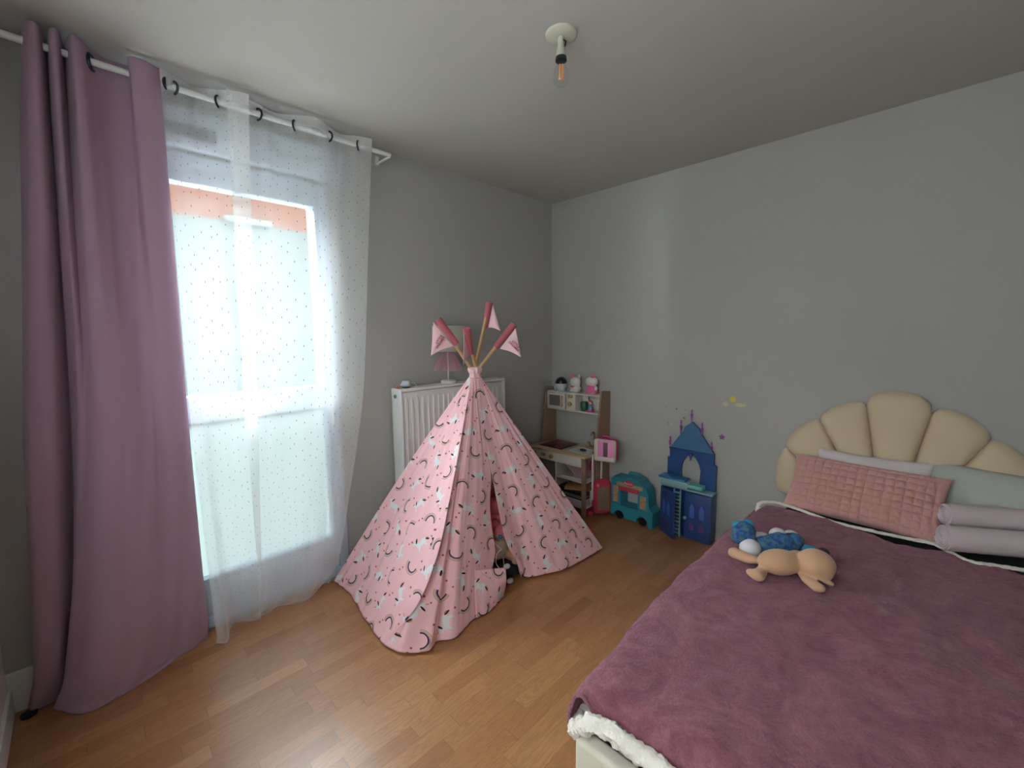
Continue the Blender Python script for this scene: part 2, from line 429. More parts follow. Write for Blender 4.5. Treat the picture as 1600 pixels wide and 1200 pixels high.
def m_blueplush():
    mt, nt, p = newmat('blue_green_mottled_plush')
    n1 = noise_node(nt, 60, 4, .6); n2 = noise_node(nt, 45, 4, .6)
    f = ((S(nt, n1.outputs[0])-0.42)*5.0).mx(0.0).mn(1.0); g = ((S(nt, n2.outputs[0])-0.48)*5.0).mx(0.0).mn(1.0)
    c = mixc(nt, f, srgb((40, 62, 128)), srgb((52, 112, 146))); c = mixc(nt, g*0.8, c, srgb((92, 116, 70)))
    nt.links.new(c, p.inputs['Base Color']); p.inputs['Roughness'].default_value = .9
    n3 = noise_node(nt, 300, 2); bump(nt, p, n3.outputs[0], .4, .001); return mt
M_bplush = m_blueplush()
M_cyan = mat('bright_cyan_plush', (56, 146, 184), .9, 260, .1, bs=.4)
M_wplush = mat('white_plush', (206, 202, 206), .9, 260, .06, bs=.4)
M_pplush = mat('pink_plush', (216, 120, 126), .9, 260, .1, bs=.4)
M_cplush = mat('cream_plush', (206, 190, 160), .9, 260, .08, bs=.4)
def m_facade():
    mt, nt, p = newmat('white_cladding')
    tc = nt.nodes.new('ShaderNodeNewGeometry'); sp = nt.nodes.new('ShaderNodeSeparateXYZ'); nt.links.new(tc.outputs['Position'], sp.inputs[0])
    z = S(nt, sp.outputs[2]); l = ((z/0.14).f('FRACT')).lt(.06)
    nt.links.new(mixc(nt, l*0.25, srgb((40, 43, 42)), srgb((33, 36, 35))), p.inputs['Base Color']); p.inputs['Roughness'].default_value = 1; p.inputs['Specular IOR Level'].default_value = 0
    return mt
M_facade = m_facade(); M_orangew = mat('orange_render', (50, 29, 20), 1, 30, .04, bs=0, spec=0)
M_extg = mat('outside_grey', (118, 122, 122), .6)
M_extd = mat('outside_window_pane', (28, 33, 38), .8, spec=0.05); M_extw = mat('outside_window_frame', (34, 37, 38), 1, spec=0); M_extl = mat('outside_ledge', (50, 54, 52), 1, spec=0)
M_ground = mat('outdoor_paving', (170, 168, 162), .9, 8, .1, bs=0)

# ------------------------------------------------------------------ room shell
XW, YL, H = 3.8, -3.25, 2.5
WY0, WY1, WZ0, WZ1 = -2.90, -1.915, 0.02, 2.22     # French window opening
bm = B(); box(bm, (-.3, YL-.2, -.12), (XW+.2, .2, 0)); struct('floor', bm, M_floor)
bm = B(); box(bm, (-.3, YL-.2, H), (XW+.2, .2, H+.15)); struct('ceiling', bm, M_ceil)
bm = B(); box(bm, (-.3, 0, 0), (XW+.2, .2, H)); struct('wall_back', bm, M_wall)
bm = B()
S0, S1, SZ0, SZ1 = 1.1, 2.9, .9, 2.2            # wide window added beside the camera, out of view, to brighten the room
box(bm, (-.3, YL-.2, 0), (S0, YL, H)); box(bm, (S1, YL-.2, 0), (XW+.2, YL, H)); box(bm, (S0, YL-.2, 0), (S1, YL, SZ0)); box(bm, (S0, YL-.2, SZ1), (S1, YL, H))
struct('wall_left', bm, mat('white_painted_wall', (232, 229, 224), .8, 190, .03, bs=.3, bd=.001))
w2 = thing('added_fill_window', None, None, (2.0, YL-.06, SZ0)); w2['kind'] = 'structure'
bm = B()
for a, b_ in (((S0, SZ0), (S0+.05, SZ1)), ((S1-.05, SZ0), (S1, SZ1)), ((S0+.05, SZ0), (S1-.05, SZ0+.05)), ((S0+.05, SZ1-.05), (S1-.05, SZ1)), ((1.97, SZ0+.05), (2.03, SZ1-.05))): box(bm, (a[0], YL-.09, a[1]), (b_[0], YL-.03, b_[1]), .004)
obj('frame', bm, M_pvc, w2)
bm = B(); box(bm, (S0+.05, YL-.06, SZ0+.05), (S1-.05, YL-.055, SZ1-.05)); obj('pane', bm, M_frost2, w2, False)
bm = B(); box(bm, (XW, YL, 0), (XW+.2, 0, H)); struct('wall_right', bm, M_wall)
bm = B()
box(bm, (-.3, YL, 0), (0, WY0, H)); box(bm, (-.3, WY1, 0), (0, 0, H)); box(bm, (-.3, WY0, WZ1), (0, WY1, H)); box(bm, (-.3, WY0, -.02), (0, WY1, WZ0))
struct('wall_window', bm, M_wall)
bm = B(); box(bm, (0, YL, 0), (.014, WY0-.03, .16), .003)
struct('baseboard_window', bm, M_white)
bm = B(); box(bm, (.016, YL, 0), (2.0, YL+.012, .1), .003); struct('baseboard_left', bm, M_white)
# window: frame, rail, panes
GY0, GY1, GZ0, GZ1, RZ0, RZ1 = -2.80, -1.99, .262, 2.10, 1.02, 1.145
win = thing('window_1', 'white plastic French window with clear upper and frosted lower pane, behind the curtains', 'window', (-.05, -2.4, 0)); del win['category']; win['kind'] = 'structure'
bm = B()
def fbox(y0, y1, z0, z1, x0=-.07, x1=.0): box(bm, (x0, y0, z0), (x1, y1, z1), .004)
fbox(WY0, WY0+.05, WZ0, WZ1, -.09, .012); fbox(WY1-.05, WY1, WZ0, WZ1, -.09, .012); fbox(WY0+.05, WY1-.05, WZ1-.05, WZ1, -.09, .012); fbox(WY0+.05, WY1-.05, WZ0, WZ0+.05, -.09, .012)
fr = obj('frame', bm, M_pvc, win)
bm = B()
fbox(WY0+.05, GY0, WZ0+.05, WZ1-.05); fbox(GY1, WY1-.05, WZ0+.05, WZ1-.05); fbox(GY0, GY1, GZ1, WZ1-.05); fbox(GY0, GY1, WZ0+.05, GZ0); fbox(GY0, GY1, RZ0, RZ1)
sash = obj('sash', bm, M_pvc, win)
bm = B(); box(bm, (-.045, GY0, RZ1), (-.04, GY1, GZ1)); obj('pane', bm, M_glass, win, False)
bm = B(); box(bm, (-.045, GY0, GZ0), (-.04, GY1, RZ0)); obj('pane', bm, M_frost, win, False, label='frosted pane')
bm = B(); box(bm, (0, GY1+.012, 1.0), (.03, GY1+.035, 1.06), .004); cyl(bm, (.035, GY1+.024, .92), (.035, GY1+.024, 1.06), .008); obj('window_handle', bm, M_white, win)
# roller shutter box with an air vent
rs = thing('roller_shutter_box', 'white roller shutter box above the window with a dark air vent', 'shutter box', (.0, -2.4, 2.23))
bm = B(); box(bm, (.001, -2.98, 2.235), (.05, -1.83, 2.4), .006); obj('box_cover', bm, M_pvc, rs)
bm = B(); box(bm, (.049, -2.66, 2.275), (.055, -2.42, 2.33), .002); obj('air_vent', bm, M_extg, rs)

# ------------------------------------------------------------------ outside
FX = -6.0
oz = hit(440, 358, 0, FX).z
bm = B(); box(bm, (-14, -14, -3.2), (-.3, 12, -3.0)); struct('ground', bm, M_ground)
bld = thing('apartment_building', 'white clad building with an orange top storey, seen outside through the window', 'building', (FX-1, -3, -3))
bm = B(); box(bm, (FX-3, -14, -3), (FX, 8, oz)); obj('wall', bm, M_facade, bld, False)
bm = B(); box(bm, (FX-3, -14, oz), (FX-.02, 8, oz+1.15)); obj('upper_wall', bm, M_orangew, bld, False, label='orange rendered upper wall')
for (a, b_) in (((362, 436), (428, 500)), ((372, 592), (430, 720))):
    p1, p2 = hit(*a, 0, FX), hit(*b_, 0, FX)
    bm = B(); box(bm, (FX-.02, p1.y, p2.z), (FX+.05, p2.y, p1.z), .01); o = obj('window', bm, M_extw, bld, False)
    bm = B(); box(bm, (FX+.045, p1.y+.08, p2.z+.08), (FX+.055, p2.y-.08, p1.z-.08)); obj('pane', bm, M_extd, o, False)
p1, p2 = hit(350, 344, 0, FX), hit(422, 354, 0, FX)
bm = B(); box(bm, (FX-.03, p1.y, p2.z-.04), (FX+.12, p2.y, p2.z+.06), .01); obj('ledge', bm, M_extl, bld)
p1, p2 = hit(366, 556, 0, FX), hit(430, 560, 0, FX)
bm = B(); box(bm, (FX-.03, p1.y, p1.z-.06), (FX+.1, p2.y, p1.z+.02), .01); obj('ledge', bm, M_extw, bld)

# ------------------------------------------------------------------ curtain rod and curtains
RX, RZ = .14, 2.425
rod = thing('curtain_rod', 'white curtain rod above the window, carrying both curtains', 'curtain rod', (RX, -2.4, RZ))
bm = B(); cyl(bm, (RX, -3.24, RZ), (RX, -1.60, RZ), .012); obj('pole', bm, M_white, rod)
for y in (-1.61, -3.08):
    bm = B(); box(bm, (0, y-.012, RZ-.02), (.012, y+.012, RZ+.03), .003); box(bm, (.01, y-.006, RZ-.018), (RX+.01, y+.006, RZ-.008), .002); obj('bracket', bm, M_white, rod)
def torus(bm, c, R_, r, n=(0, 1, 0), seg=28):
    a, b, d = frame_from(V(n)); pts = [V(c)+(a*math.cos(t)+b*math.sin(t))*R_ for t in [2*math.pi*k/seg for k in range(seg+1)]]
    tube(bm, pts, r, 8, False)
def hang(top, mid, bot, low=None, ztop=2.47):
    rays_ = []
    for (yt, xt), (ym, xm), (xb, yb) in zip(top, mid, bot):
        P0 = V((xt, yt, ztop)); P2 = V((xm, ym, 1.1)); P5 = V((xb, yb, .008))
        P1 = P0.lerp(P2, .5); P3 = P2.lerp(V((xm*.6+xb*.4, ym*.6+yb*.4, .55)), 1)
        P4 = V((xm*.35+xb*.65, ym*.3+yb*.7, .2)); P45 = V((xm*.12+xb*.88, ym*.1+yb*.9, .06))
        rays_.append([P0, P0.lerp(P2, .12), P0.lerp(P2, .45), P2, P3, P4, P45, P5])
    return rays_
pt = [(-2.985, .10), (-2.965, .19), (-2.94, .19), (-2.925, .09), (-2.915, .19), (-2.895, .19), (-2.88, .09), (-2.865, .19), (-2.845, .19), (-2.815, .14), (-2.775, .095), (-2.725, .095), (-2.705, .11), (-2.71, .18), (-2.665, .185), (-2.615, .155)]
pm_ = [(-3.11, .06), (-3.09, .14), (-3.03, .15), (-2.99, .05), (-2.985, .07), (-2.965, .13), (-2.945, .15), (-2.92, .19), (-2.88, .205), (-2.84, .19), (-2.80, .165), (-2.765, .15), (-2.74, .145), (-2.71, .15), (-2.67, .155), (-2.635, .14)]
pb = [(.03, -3.20), (.06, -3.19), (.06, -3.14), (.03, -3.10), (.06, -3.09), (.10, -3.13), (.15, -3.11), (.21, -3.06), (.225, -3.0), (.205, -2.95), (.20, -2.90), (.175, -2.85), (.14, -2.79), (.11, -2.74), (.09, -2.69), (.06, -2.63)]
cur = thing('purple_curtain', 'long mauve opaque eyelet curtain drawn to the left of the window', 'curtain', (.15, -2.85, 0))
bm = B()
def dpur(u, v, p): return .009*noise.noise(V((u*14+v*4, v*3, 3)))*(.3+v)+.001*noise.noise(V((u*30, v*3, 6)))+(.012*noise.noise(V((u*9, v*9, 8)))*max(0, v-.7)*3)
loft(bm, hang(pt, pm_, pb), 200, 90, dpur); solid(obj('cloth', bm, M_purpc, cur), .0025)
for y, x in ((-2.815, .14), (-2.6, .145)):
    bm = B(); torus(bm, (x, y, RZ-.003), .026, .006, (.35, 1, 0)); obj('ring', bm, M_ring, cur)
st = [(-2.62, .175), (-2.575, .15), (-2.50, .105), (-2.42, .15), (-2.36, .19), (-2.315, .195), (-2.34, .178), (-2.40, .182), (-2.35, .165), (-2.27, .14), (-2.19, .105), (-2.11, .15), (-2.03, .19), (-1.95, .15), (-1.87, .105), (-1.79, .15), (-1.72, .165)]
sm_ = [(-2.63, .15), (-2.59, .14), (-2.54, .12), (-2.49, .14), (-2.44, .165), (-2.375, .175), (-2.395, .165), (-2.425, .168), (-2.39, .15), (-2.33, .135), (-2.27, .12), (-2.20, .135), (-2.12, .16), (-2.04, .14), (-1.96, .115), (-1.89, .13), (-1.84, .15)]
sb = [(.14, -2.61), (.165, -2.575), (.08, -2.55), (.05, -2.51), (.07, -2.46), (.085, -2.42), (.08, -2.42), (.085, -2.415), (.06, -2.39), (.05, -2.35), (.055, -2.31), (.075, -2.27), (.105, -2.22), (.09, -2.17), (.045, -2.13), (.03, -2.08), (.03, -2.05)]
sh = thing('sheer_curtain', 'white sheer eyelet curtain with tiny dots across the window', 'curtain', (.14, -2.2, 0))
bm = B()
def dsh(u, v, p): return .008*noise.noise(V((u*10, v*3, 13)))*(.2+v)+.022*noise.noise(V((u*11, v*10, 1)))*max(0, v-.8)*4
def uvs(u, v, p): return (u*1.25, 2.47*(1-v))
loft(bm, hang(st, sm_, sb), 230, 100, dsh, uvs); o = obj('cloth', bm, M_sheer, sh)
for y, x in ((-2.575, .15), (-2.42, .15), (-2.27, .14), (-2.11, .15), (-1.95, .15), (-1.79, .15)):
    i = [-2.575, -2.42, -2.27, -2.11, -1.95, -1.79].index(y)
    bm = B(); torus(bm, (RX+.004, y, RZ-.004), .024, .0045, (.95 if i % 2 else .45, 1 if i % 2 else -1, 0)); obj('ring', bm, M_ring, sh)
# little round lid on the floor by the curtain
c = hit(45, 1114, 2, .01)
bm = B(); lathe(bm, [(.02, 0), (.024, .002), (.024, .01), (.021, .012)], (max(c.x, .06), -3.20, 0)); o = obj('door_stop', bm, M_black); tag(o, 'small dark round disc on the floor in the corner beside the mauve curtain hem', 'door stop')

# ------------------------------------------------------------------ radiator
rd = thing('radiator', 'tall white ribbed panel radiator on the wall behind the teepee', 'radiator', (.08, -1.15, .2))
RY0, RY1, RZa, RZb = -1.60, -.72, .2, 1.09
bm = B(); box(bm, (.03, RY0+.02, RZa), (.125, RY1-.02, RZb-.02), .006); obj('body', bm, M_rad, rd)
bm = B()
n = int((RY1-RY0-.06)/.04)
prof = []
for k in range(n):
    y = RY0+.045+k*.04
    tube(bm, [(.122, y, RZa+.03), (.130, y, RZa+.05), (.130, y, RZb-.07), (.122, y, RZb-.05)], [.004, .008, .008, .004], 8)
box(bm, (.118, RY0+.025, RZa+.01), (.127, RY1-.025, RZb-.03), .003)
obj('front_panel', bm, M_rad, rd)
bm = B(); box(bm, (.028, RY0, RZa), (.14, RY0+.016, RZb), .005); obj('side_panel', bm, M_white, rd)
bm = B(); box(bm, (.028, RY1-.016, RZa), (.14, RY1, RZb), .005); obj('side_panel', bm, M_white, rd)
bm = B(); box(bm, (.028, RY0+.002, RZb-.016), (.14, RY1-.002, RZb+.002), .003)
obj('top_grille', bm, M_rad, rd)
bm = B(); cyl(bm, (.085, RY0-.008, RZb-.045), (.085, RY0+.002, RZb-.045), .012, seg=16); obj('vent_plug', bm, M_steel, rd)
for y in (RY0+.15, RY1-.15):
    bm = B(); box(bm, (0, y, RZa+.1), (.035, y+.03, RZb-.1)); obj('wall_bracket', bm, M_white, rd)
zt = RZb+.002
# lamp
ly = -1.2; lx = .085
lp = thing('table_lamp', 'white table lamp with pale drum shade and pink tulle skirt on the radiator', 'lamp', (lx, ly, zt))
bm = B(); lathe(bm, [(.05, 0), (.052, .004), (.052, .018), (.047, .022), (.004, .023)], (lx, ly, zt)); obj('base', bm, M_white, lp)
bm = B(); cyl(bm, (lx, ly, zt+.02), (lx, ly, zt+.28), .004); obj('pole', bm, M_white, lp)
bm = B(); lathe(bm, [(.108, 0), (.108, .165)], (lx+.02, ly, zt+.215), seg=40)
for f in [f for f in bm.faces if len(f.verts) > 10]: bm.faces.remove(f)
solid(obj('lamp_shade', bm, M_shade, lp), .002)
bm = B()
N_ = 72; rings = []
for (rr, h, am) in ((.012, .215, 0), (.035, .20, .006), (.06, .16, .012), (.075, .115, .016), (.082, .085, .018)):
    rings.append([bm.verts.new((lx+(rr+am*math.sin(k*2*math.pi/N_*12))*math.cos(k*2*math.pi/N_), ly+(rr+am*math.sin(k*2*math.pi/N_*12))*math.sin(k*2*math.pi/N_), zt+h)) for k in range(N_)])
for i in range(len(rings)-1):
    for k in range(N_): bm.faces.new((rings[i][k], rings[i][(k+1) % N_], rings[i+1][(k+1) % N_], rings[i+1][k]))
obj('tulle_skirt', bm, M_tulle, lp)
# cup-like night light
mo = thing('baby_monitor', 'small round white gadget with a trailing cord on the left end of the radiator', 'gadget', (.09, -1.53, zt))
bm = B(); lathe(bm, [(.018, 0), (.026, .006), (.026, .008), (.02, .01)], (.09, -1.53, zt)); obj('foot', bm, M_black, mo)
bm = B(); lathe(bm, [(.022, .008), (.034, .014), (.036, .02), (.03, .024), (.024, .04), (.02, .044), (.002, .045)], (.09, -1.53, zt)); obj('body', bm, M_cup, mo)
bm = B(); tube(bm, [(.09, -1.50, zt+.03), (.095, -1.475, zt+.03), (.10, -1.46, zt+.01), (.115, -1.455, zt+.003), (.13, -1.45, zt+.002)], .0022, 6); obj('cord', bm, M_cup, mo)
bm = B(); lathe(bm, [(.006, 0), (.012, .004), (.003, .02), (.001, .024)], (.08, -1.585, zt), seg=5); tag(obj('toy_star', bm, mat('orange_plastic', (206, 96, 58), .5)), 'tiny orange toy at the left end of the radiator top', 'toy')

# ------------------------------------------------------------------ ceiling light
cl = thing('ceiling_light', 'bare clear bulb hanging from a white ceiling rose', 'light', (1.37, -1.61, 2.5))
cx, cy = 1.36, -1.60
M_rose = mat('aged_white_plastic', (196, 194, 176), .5)
bm = B(); lathe(bm, [(.057, 0), (.057, -.006), (.052, -.010), (.02, -.012), (.002, -.012)], (cx, cy, 2.5), seg=40); obj('ceiling_rose', bm, M_rose, cl)
bm = B(); lathe(bm, [(.010, -.012), (.012, -.02), (.012, -.045), (.016, -.05), (.018, -.075), (.022, -.08)], (cx, cy, 2.5)); obj('bulb_socket', bm, M_rose, cl)
bm = B(); tube(bm, [(cx+.012, cy, 2.475), (cx+.022, cy, 2.465), (cx+.018, cy, 2.45)], .003, 8); obj('hook', bm, M_ring, cl)
bm = B(); lathe(bm, [(.012, -.078), (.0205, -.08), (.021, -.092), (.013, -.094)], (cx, cy, 2.5)); obj('socket_ring', bm, M_ring, cl)
bm = B(); lathe(bm, [(.013, -.09), (.014, -.1), (.02, -.115), (.028, -.135), (.03, -.15), (.026, -.168), (.014, -.178), (.002, -.18)], (cx, cy, 2.5)); bo = obj('bulb', bm, m_glass('bulb_glass'), cl)
bm = B()
for a in range(4): cyl(bm, (cx+.006*math.cos(a*1.57), cy+.006*math.sin(a*1.57), 2.395), (cx+.008*math.cos(a*1.57), cy+.008*math.sin(a*1.57), 2.345), .0035, seg=8)
obj('filament', bm, mat('filament_amber', (226, 150, 96), .5), bo)

# ------------------------------------------------------------------ teepee
AP = V((.49, -1.31, 1.2))
FA, FB, FC, FD = V((.035, -2.015, 0)), V((.79, -1.93, 0)), V((.89, -.655, 0)), V((.18, -.63, 0))
tp = thing('teepee', "child's pink teepee with unicorn and rainbow print standing in front of the radiator", 'tent', (.5, -1.3, 0))
poles = {}
FLG = {'A': ((803, 507), (774, 543), (806, 512), (781, 545), (814, 558)), 'B': ((764.5, 474), (759, 511), (770, 476), (762.5, 512), (782, 517)),
       'C': ((684, 499), (714, 538), (677, 503), (709, 541), (673.5, 556)), 'D': ((729, 513), (735, 553), (725, 518), (733, 555), (724, 570))}
offs = {'A': V((.012, 0, 0)), 'B': V((-.012, .006, 0)), 'C': V((0, -.014, 0)), 'D': V((0, .014, 0))}
for k_, F in (('A', FA), ('B', FB), ('C', FC), ('D', FD)):
    a = AP+offs[k_]
    s0, s1, t0, t1, tip = FLG[k_]
    d = (a-F).normalized()
    # tip: point of the pole line nearest the sight line to the flag top
    best = min((abs(((a+d*t-CAM).normalized()-ray(*s0).normalized()).length), t) for t in [q*.004 for q in range(40, 120)])[1]
    tp_ = a+d*best
    n_ = _fw
    q0 = hitp(*s0, tp_, n_); q1 = hitp(*s1, a+d*(best-.13), n_)
    bm = B(); tube(bm, [F, a, q1+(q0-q1)*.9], .010, 12); pl = obj('pole', bm, M_wood, tp)
    bm = B(); tube(bm, [q1, q1.lerp(q0, .5), q0], [.017, .020, .022], 18); obj('flag_sleeve', bm, M_sleeve, pl)
    e0, e1, e2 = hitp(*t0, q0+(q1-q0)*.1-n_*.01, n_), hitp(*t1, q1-n_*.01, n_), hitp(*tip, q1.lerp(q0, .3)-n_*(.03 if k_ != 'D' else .07), n_)
    bm = B()
    L0 = [e0.lerp(e2, t) for t in (0, .33, .66, 1)]; L1 = [e1.lerp(e2, t) for t in (0, .33, .66, .98)]
    mid_ = (e0+e1+e2)/3
    L1 = [p_+(p_-mid_)*(-.12 if 0 < i < 3 else 0) for i, p_ in enumerate(L1)]
    Lm = [(p_+q_)/2-n_*(.006*math.sin(i)) for i, (p_, q_) in enumerate(zip(L0, L1))]
    loft(bm, [L0, Lm, L1], 12, 12); fl = solid(obj('flag', bm, M_flag, pl), .0015)
    if k_ in 'AC':
        pf = e2*.5+e0*.25+e1*.25-n_*.012
        for txt, (p0, p1), sz in ((('LITTLE', ((801.5, 533.5), (810, 542)), .019), ('DREAMER', ((797.5, 536), (808.5, 547)), .018)) if k_ == 'A' else (('LITTLE', ((682, 536), (690, 525)), .019), ('DREAMER', ((684, 541), (692.5, 529)), .018))):
            w0, w1 = hitp(*p0, pf, n_), hitp(*p1, pf, n_)
            axx = (w1-w0); ayy = UU-axx.normalized()*UU.dot(axx.normalized())
            letters(txt, 'flag_lettering', M_ink, pl, (w0+w1)/2, axx, ayy, sz)
# cover
def lin(Pt, Pb, sag=.0, n=7):
    return [Pt.lerp(Pb, i/(n-1)) for i in range(n)]
TK = AP+V((0, 0, -.035))
def topp(Pb, r=.034):
    d = V((Pb.x-AP.x, Pb.y-AP.y, 0)).normalized(); return TK+d*r
def floorp(px, py, z=.012):
    p = hit(px, py, 2, z); p.x = max(p.x, .03); return p
def rayp(hem, way, fdir, n=7):
    Pb = floorp(*hem); Pt = topp(Pb); nn = (Pb-Pt).cross(fdir).normalized()
    pts = [Pt]+[hitp(*q, Pt, nn) for q in way]+[Pb]
    # resample by arc length
    L = [0]
    for a, b in zip(pts, pts[1:]): L.append(L[-1]+(b-a).length)
    out = []
    for i in range(n):
        s = L[-1]*i/(n-1)
        for k in range(len(pts)-1):
            if s <= L[k+1]+1e-9: out.append(pts[k].lerp(pts[k+1], (s-L[k])/max(1e-9, L[k+1]-L[k]))); break
    return out
dAB = (FB-FA).normalized(); dBC = (FC-FB).normalized(); dCD = (FD-FC).normalized(); dDA = (FA-FD).normalized()
left = [[q+V((-.3, -.95, 0))*.022*math.sin(math.pi*min(1, i/6+.04)) for i, q in enumerate(rayp((519, 905), [], dAB))], rayp((545, 926), [], dAB), rayp((566, 958), [], dAB), rayp((586, 990), [], dAB), rayp((601, 1008), [(712, 735), (695, 820), (676, 900), (650, 950)], dAB)]
_sp = V((.86, -1.3, .01)); _sn = (_sp-topp(_sp)).cross(dBC).normalized()
SEAM = [topp(_sp)]+[hitp(*q, topp(_sp), _sn) for q in ((750, 645), (759, 690), (768, 739))]
def seamray(hem, way, n=22):
    Pb = floorp(*hem); pts = SEAM+[hitp(*q, topp(_sp), _sn) for q in way]+[Pb]
    out = []
    for i in range(n):
        t = i/(n-1)
        if t <= .5: k = t/.5*3; j = min(int(k), 2); out.append(pts[j].lerp(pts[j+1], k-j))
        else: k = (t-.5)/.5*(len(pts)-4); j = min(int(k), len(pts)-5); out.append(pts[3+j].lerp(pts[4+j], k-j))
    return out
def dens(r_, n=22): return [cr(r_, (len(r_)-1)*i/(n-1)) for i in range(n)]
front = [left[-1], rayp((626, 1019), [], dBC), rayp((664, 1018), [], dBC), rayp((685, 1002), [], dBC), rayp((712, 996), [], dBC), rayp((740, 968), [(752, 740)], dBC),
         seamray((766, 955), [(765, 790), (770, 835), (775, 862), (768, 892)])]
front = [dens(q) for q in front[:-1]]+[front[-1]]
right = [seamray((813, 900), [(778, 790), (787, 835), (795, 857), (806, 872)]), rayp((828, 902), [], dBC), rayp((855, 896), [], dBC), rayp((882, 889), [], dBC), rayp((908, 876), [], dBC), rayp((925, 866), [], dBC), rayp((942, 856), [], dBC)]
right = [right[0]]+[dens(q) for q in right[1:]]
def bk(x, y): P = V((x, y, .012)); return lin(topp(P), P)
back = [[right[-1][round(i*21/6)] for i in range(7)], bk(.86, -.60), bk(.7, -.66), bk(.5, -.67), bk(.32, -.65), bk(.19, -.60), bk(.12, -.62)]
side = [back[-1], bk(.16, -.8), bk(.17, -1.1), bk(.16, -1.4), bk(.14, -1.7), bk(.06, -1.93), left[0]]
# keep the back corner clear of the radiator
def mkdisp(seed, amp=.012):
    return lambda u, v, p: amp*(.25+v*.9)*(noise.noise(V((u*9+seed, v*1.3, seed)))+.5*noise.noise(V((u*21+seed, v*2.2, seed+4))))*(1 if v < .97 else .6)*min(1, u*8, (1-u)*8)+.006*noise.noise(V((u*12, v*14, seed)))*v*min(1, u*6, (1-u)*6)
def mkuv(fd, off):
    ax = fd; base = AP
    def f(u, v, p):
        d = p-base; s = d.dot(ax); t = math.sqrt(max(0, d.length_squared-s*s)); return (s+off, t+off*.3)
    return f
bm = B()
loft(bm, left, 90, 90, mkdisp(1, .02), mkuv(dAB, 3))
loft(bm, front, 80, 90, mkdisp(2, .014), mkuv(dBC, 7.03))
loft(bm, right, 70, 90, mkdisp(3, .008), mkuv(dBC, 7.03))
loft(bm, back, 50, 50, mkdisp(4), mkuv(dCD, 11))
loft(bm, side, 50, 50, mkdisp(5, .01), mkuv(dDA, 15))
# lower flap lobe reaching over the opening
Pn = (floorp(766, 955)-topp(floorp(766, 955))).cross(dBC).normalized(); P0_ = floorp(766, 955)+V((.008, 0, 0))
lob = [[hitp(742, 890, P0_, Pn), hitp(742, 925, P0_, Pn), floorp(744, 966)], [hitp(757, 889, P0_, Pn), hitp(758, 925, P0_, Pn), floorp(762, 957)], [hitp(774, 888, P0_, Pn), hitp(775, 920, P0_, Pn), floorp(777, 943)], [hitp(790, 887, P0_, Pn), hitp(791, 908, P0_, Pn), floorp(787, 931)]]
loft(bm, lob, 24, 20, mkdisp(6, .004), mkuv(dBC, 9.0))
cov = solid(obj('cover', bm, M_print, tp), .0018)
# gathered knot
bm = B()
lathe(bm, [(.026, -.05), (.034, -.03), (.03, -.012), (.038, -.002), (.040, .012), (.034, .024), (.016, .028)], AP, seg=36)
for v in bm.verts:
    a = math.atan2(v.co.y-AP.y, v.co.x-AP.x); k = 1+.10*math.sin(a*7+v.co.z*60)+.06*math.sin(a*13)
    v.co.x = AP.x+(v.co.x-AP.x)*k; v.co.y = AP.y+(v.co.y-AP.y)*k
obj('knot', bm, M_print, tp)
# tie ribbons
bm = B()
P_ = P0_+V((.02, 0, 0))
for path in (((768, 836), (774, 850), (783, 858), (786, 872), (788, 890)), ((784, 858), (776, 866), (775, 880), (781, 889), (783, 890)), ((752, 896), (760, 900), (768, 908), (776, 925))):
    c3 = [hitp(*q, P_, Pn) for q in path]
    loft(bm, [[q+UU*.004-_fw*.002 for q in c3], [q-UU*.004+RR*.002 for q in c3]], 2, 20)
solid(obj('tie_ribbon', bm, M_flag, tp), .001)

# plush toys inside the teepee
def inside(px, py, x): return hit(px, py, 0, x)
def plush(name, label, cat, blobs, m, vox=.004, group=None):
    bm = B()
    for b_ in blobs: ell(bm, *b_)
    o = remesh(obj(name, bm, m), vox); return tag(o, label, cat, group)
c = inside(776, 790, .58)
pt_ = thing('pink_teddy', 'pink plush teddy just inside the teepee opening, topmost of the toys', 'plush toy', (c.x, c.y, c.z-.1))
bm = B(); ell(bm, c, (.055, .06, .055)); ell(bm, c+V((.0, -.05, .045)), .02); ell(bm, c+V((.0, .05, .045)), .02); ell(bm, c+V((.05, 0, -.012)), (.02, .028, .02)); ell(bm, c+V((-.01, 0, -.12)), (.07, .075, .09)); ell(bm, c+V((.04, -.05, -.1)), (.03, .025, .045))
remesh(obj('body', bm, M_pplush, pt_), .005)
bm = B()
for s in (-1, 1): ell(bm, c+V((.05, s*.022, .012)), .006, None, 10)
ell(bm, c+V((.07, 0, -.006)), .006, None, 10); obj('eyes_and_nose', bm, M_black, pt_)
c = inside(783, 832, .66)
pb_ = thing('cream_plush', 'cream and pink rounded plush with a bright belly patch below the pink teddy', 'plush toy', (c.x, c.y, c.z-.1))
bm = B(); ell(bm, c, (.045, .05, .05)); ell(bm, c+V((-.03, .0, -.09)), (.06, .06, .08)); remesh(obj('body', bm, M_cplush, pb_), .005)
bm = B(); ell(bm, c+V((.004, .0, .016)), (.044, .05, .036)); obj('hood', bm, M_pplush, pb_)
bm = B(); ell(bm, c+V((.036, -.014, .006)), (.014, .016, .012)); obj('cheek_patch', bm, M_figp, pb_); bm = B(); ell(bm, c+V((.032, -.036, -.002)), (.012, .012, .012)); obj('cheek_patch', bm, M_cyan, pb_)
c = inside(805, 872, .72)
bm = B(); ell(bm, c, (.022, .026, .042)); ell(bm, c+V((-.05, -.005, .01)), (.06, .03, .035)); ell(bm, c+V((-.13, -.02, .0)), (.08, .06, .06)); tag(remesh(obj('tan_plush_toy', bm, M_tan), .004), 'tan plush toy with one sole sticking out of the teepee opening', 'plush toy')
c = inside(797, 893, .72)
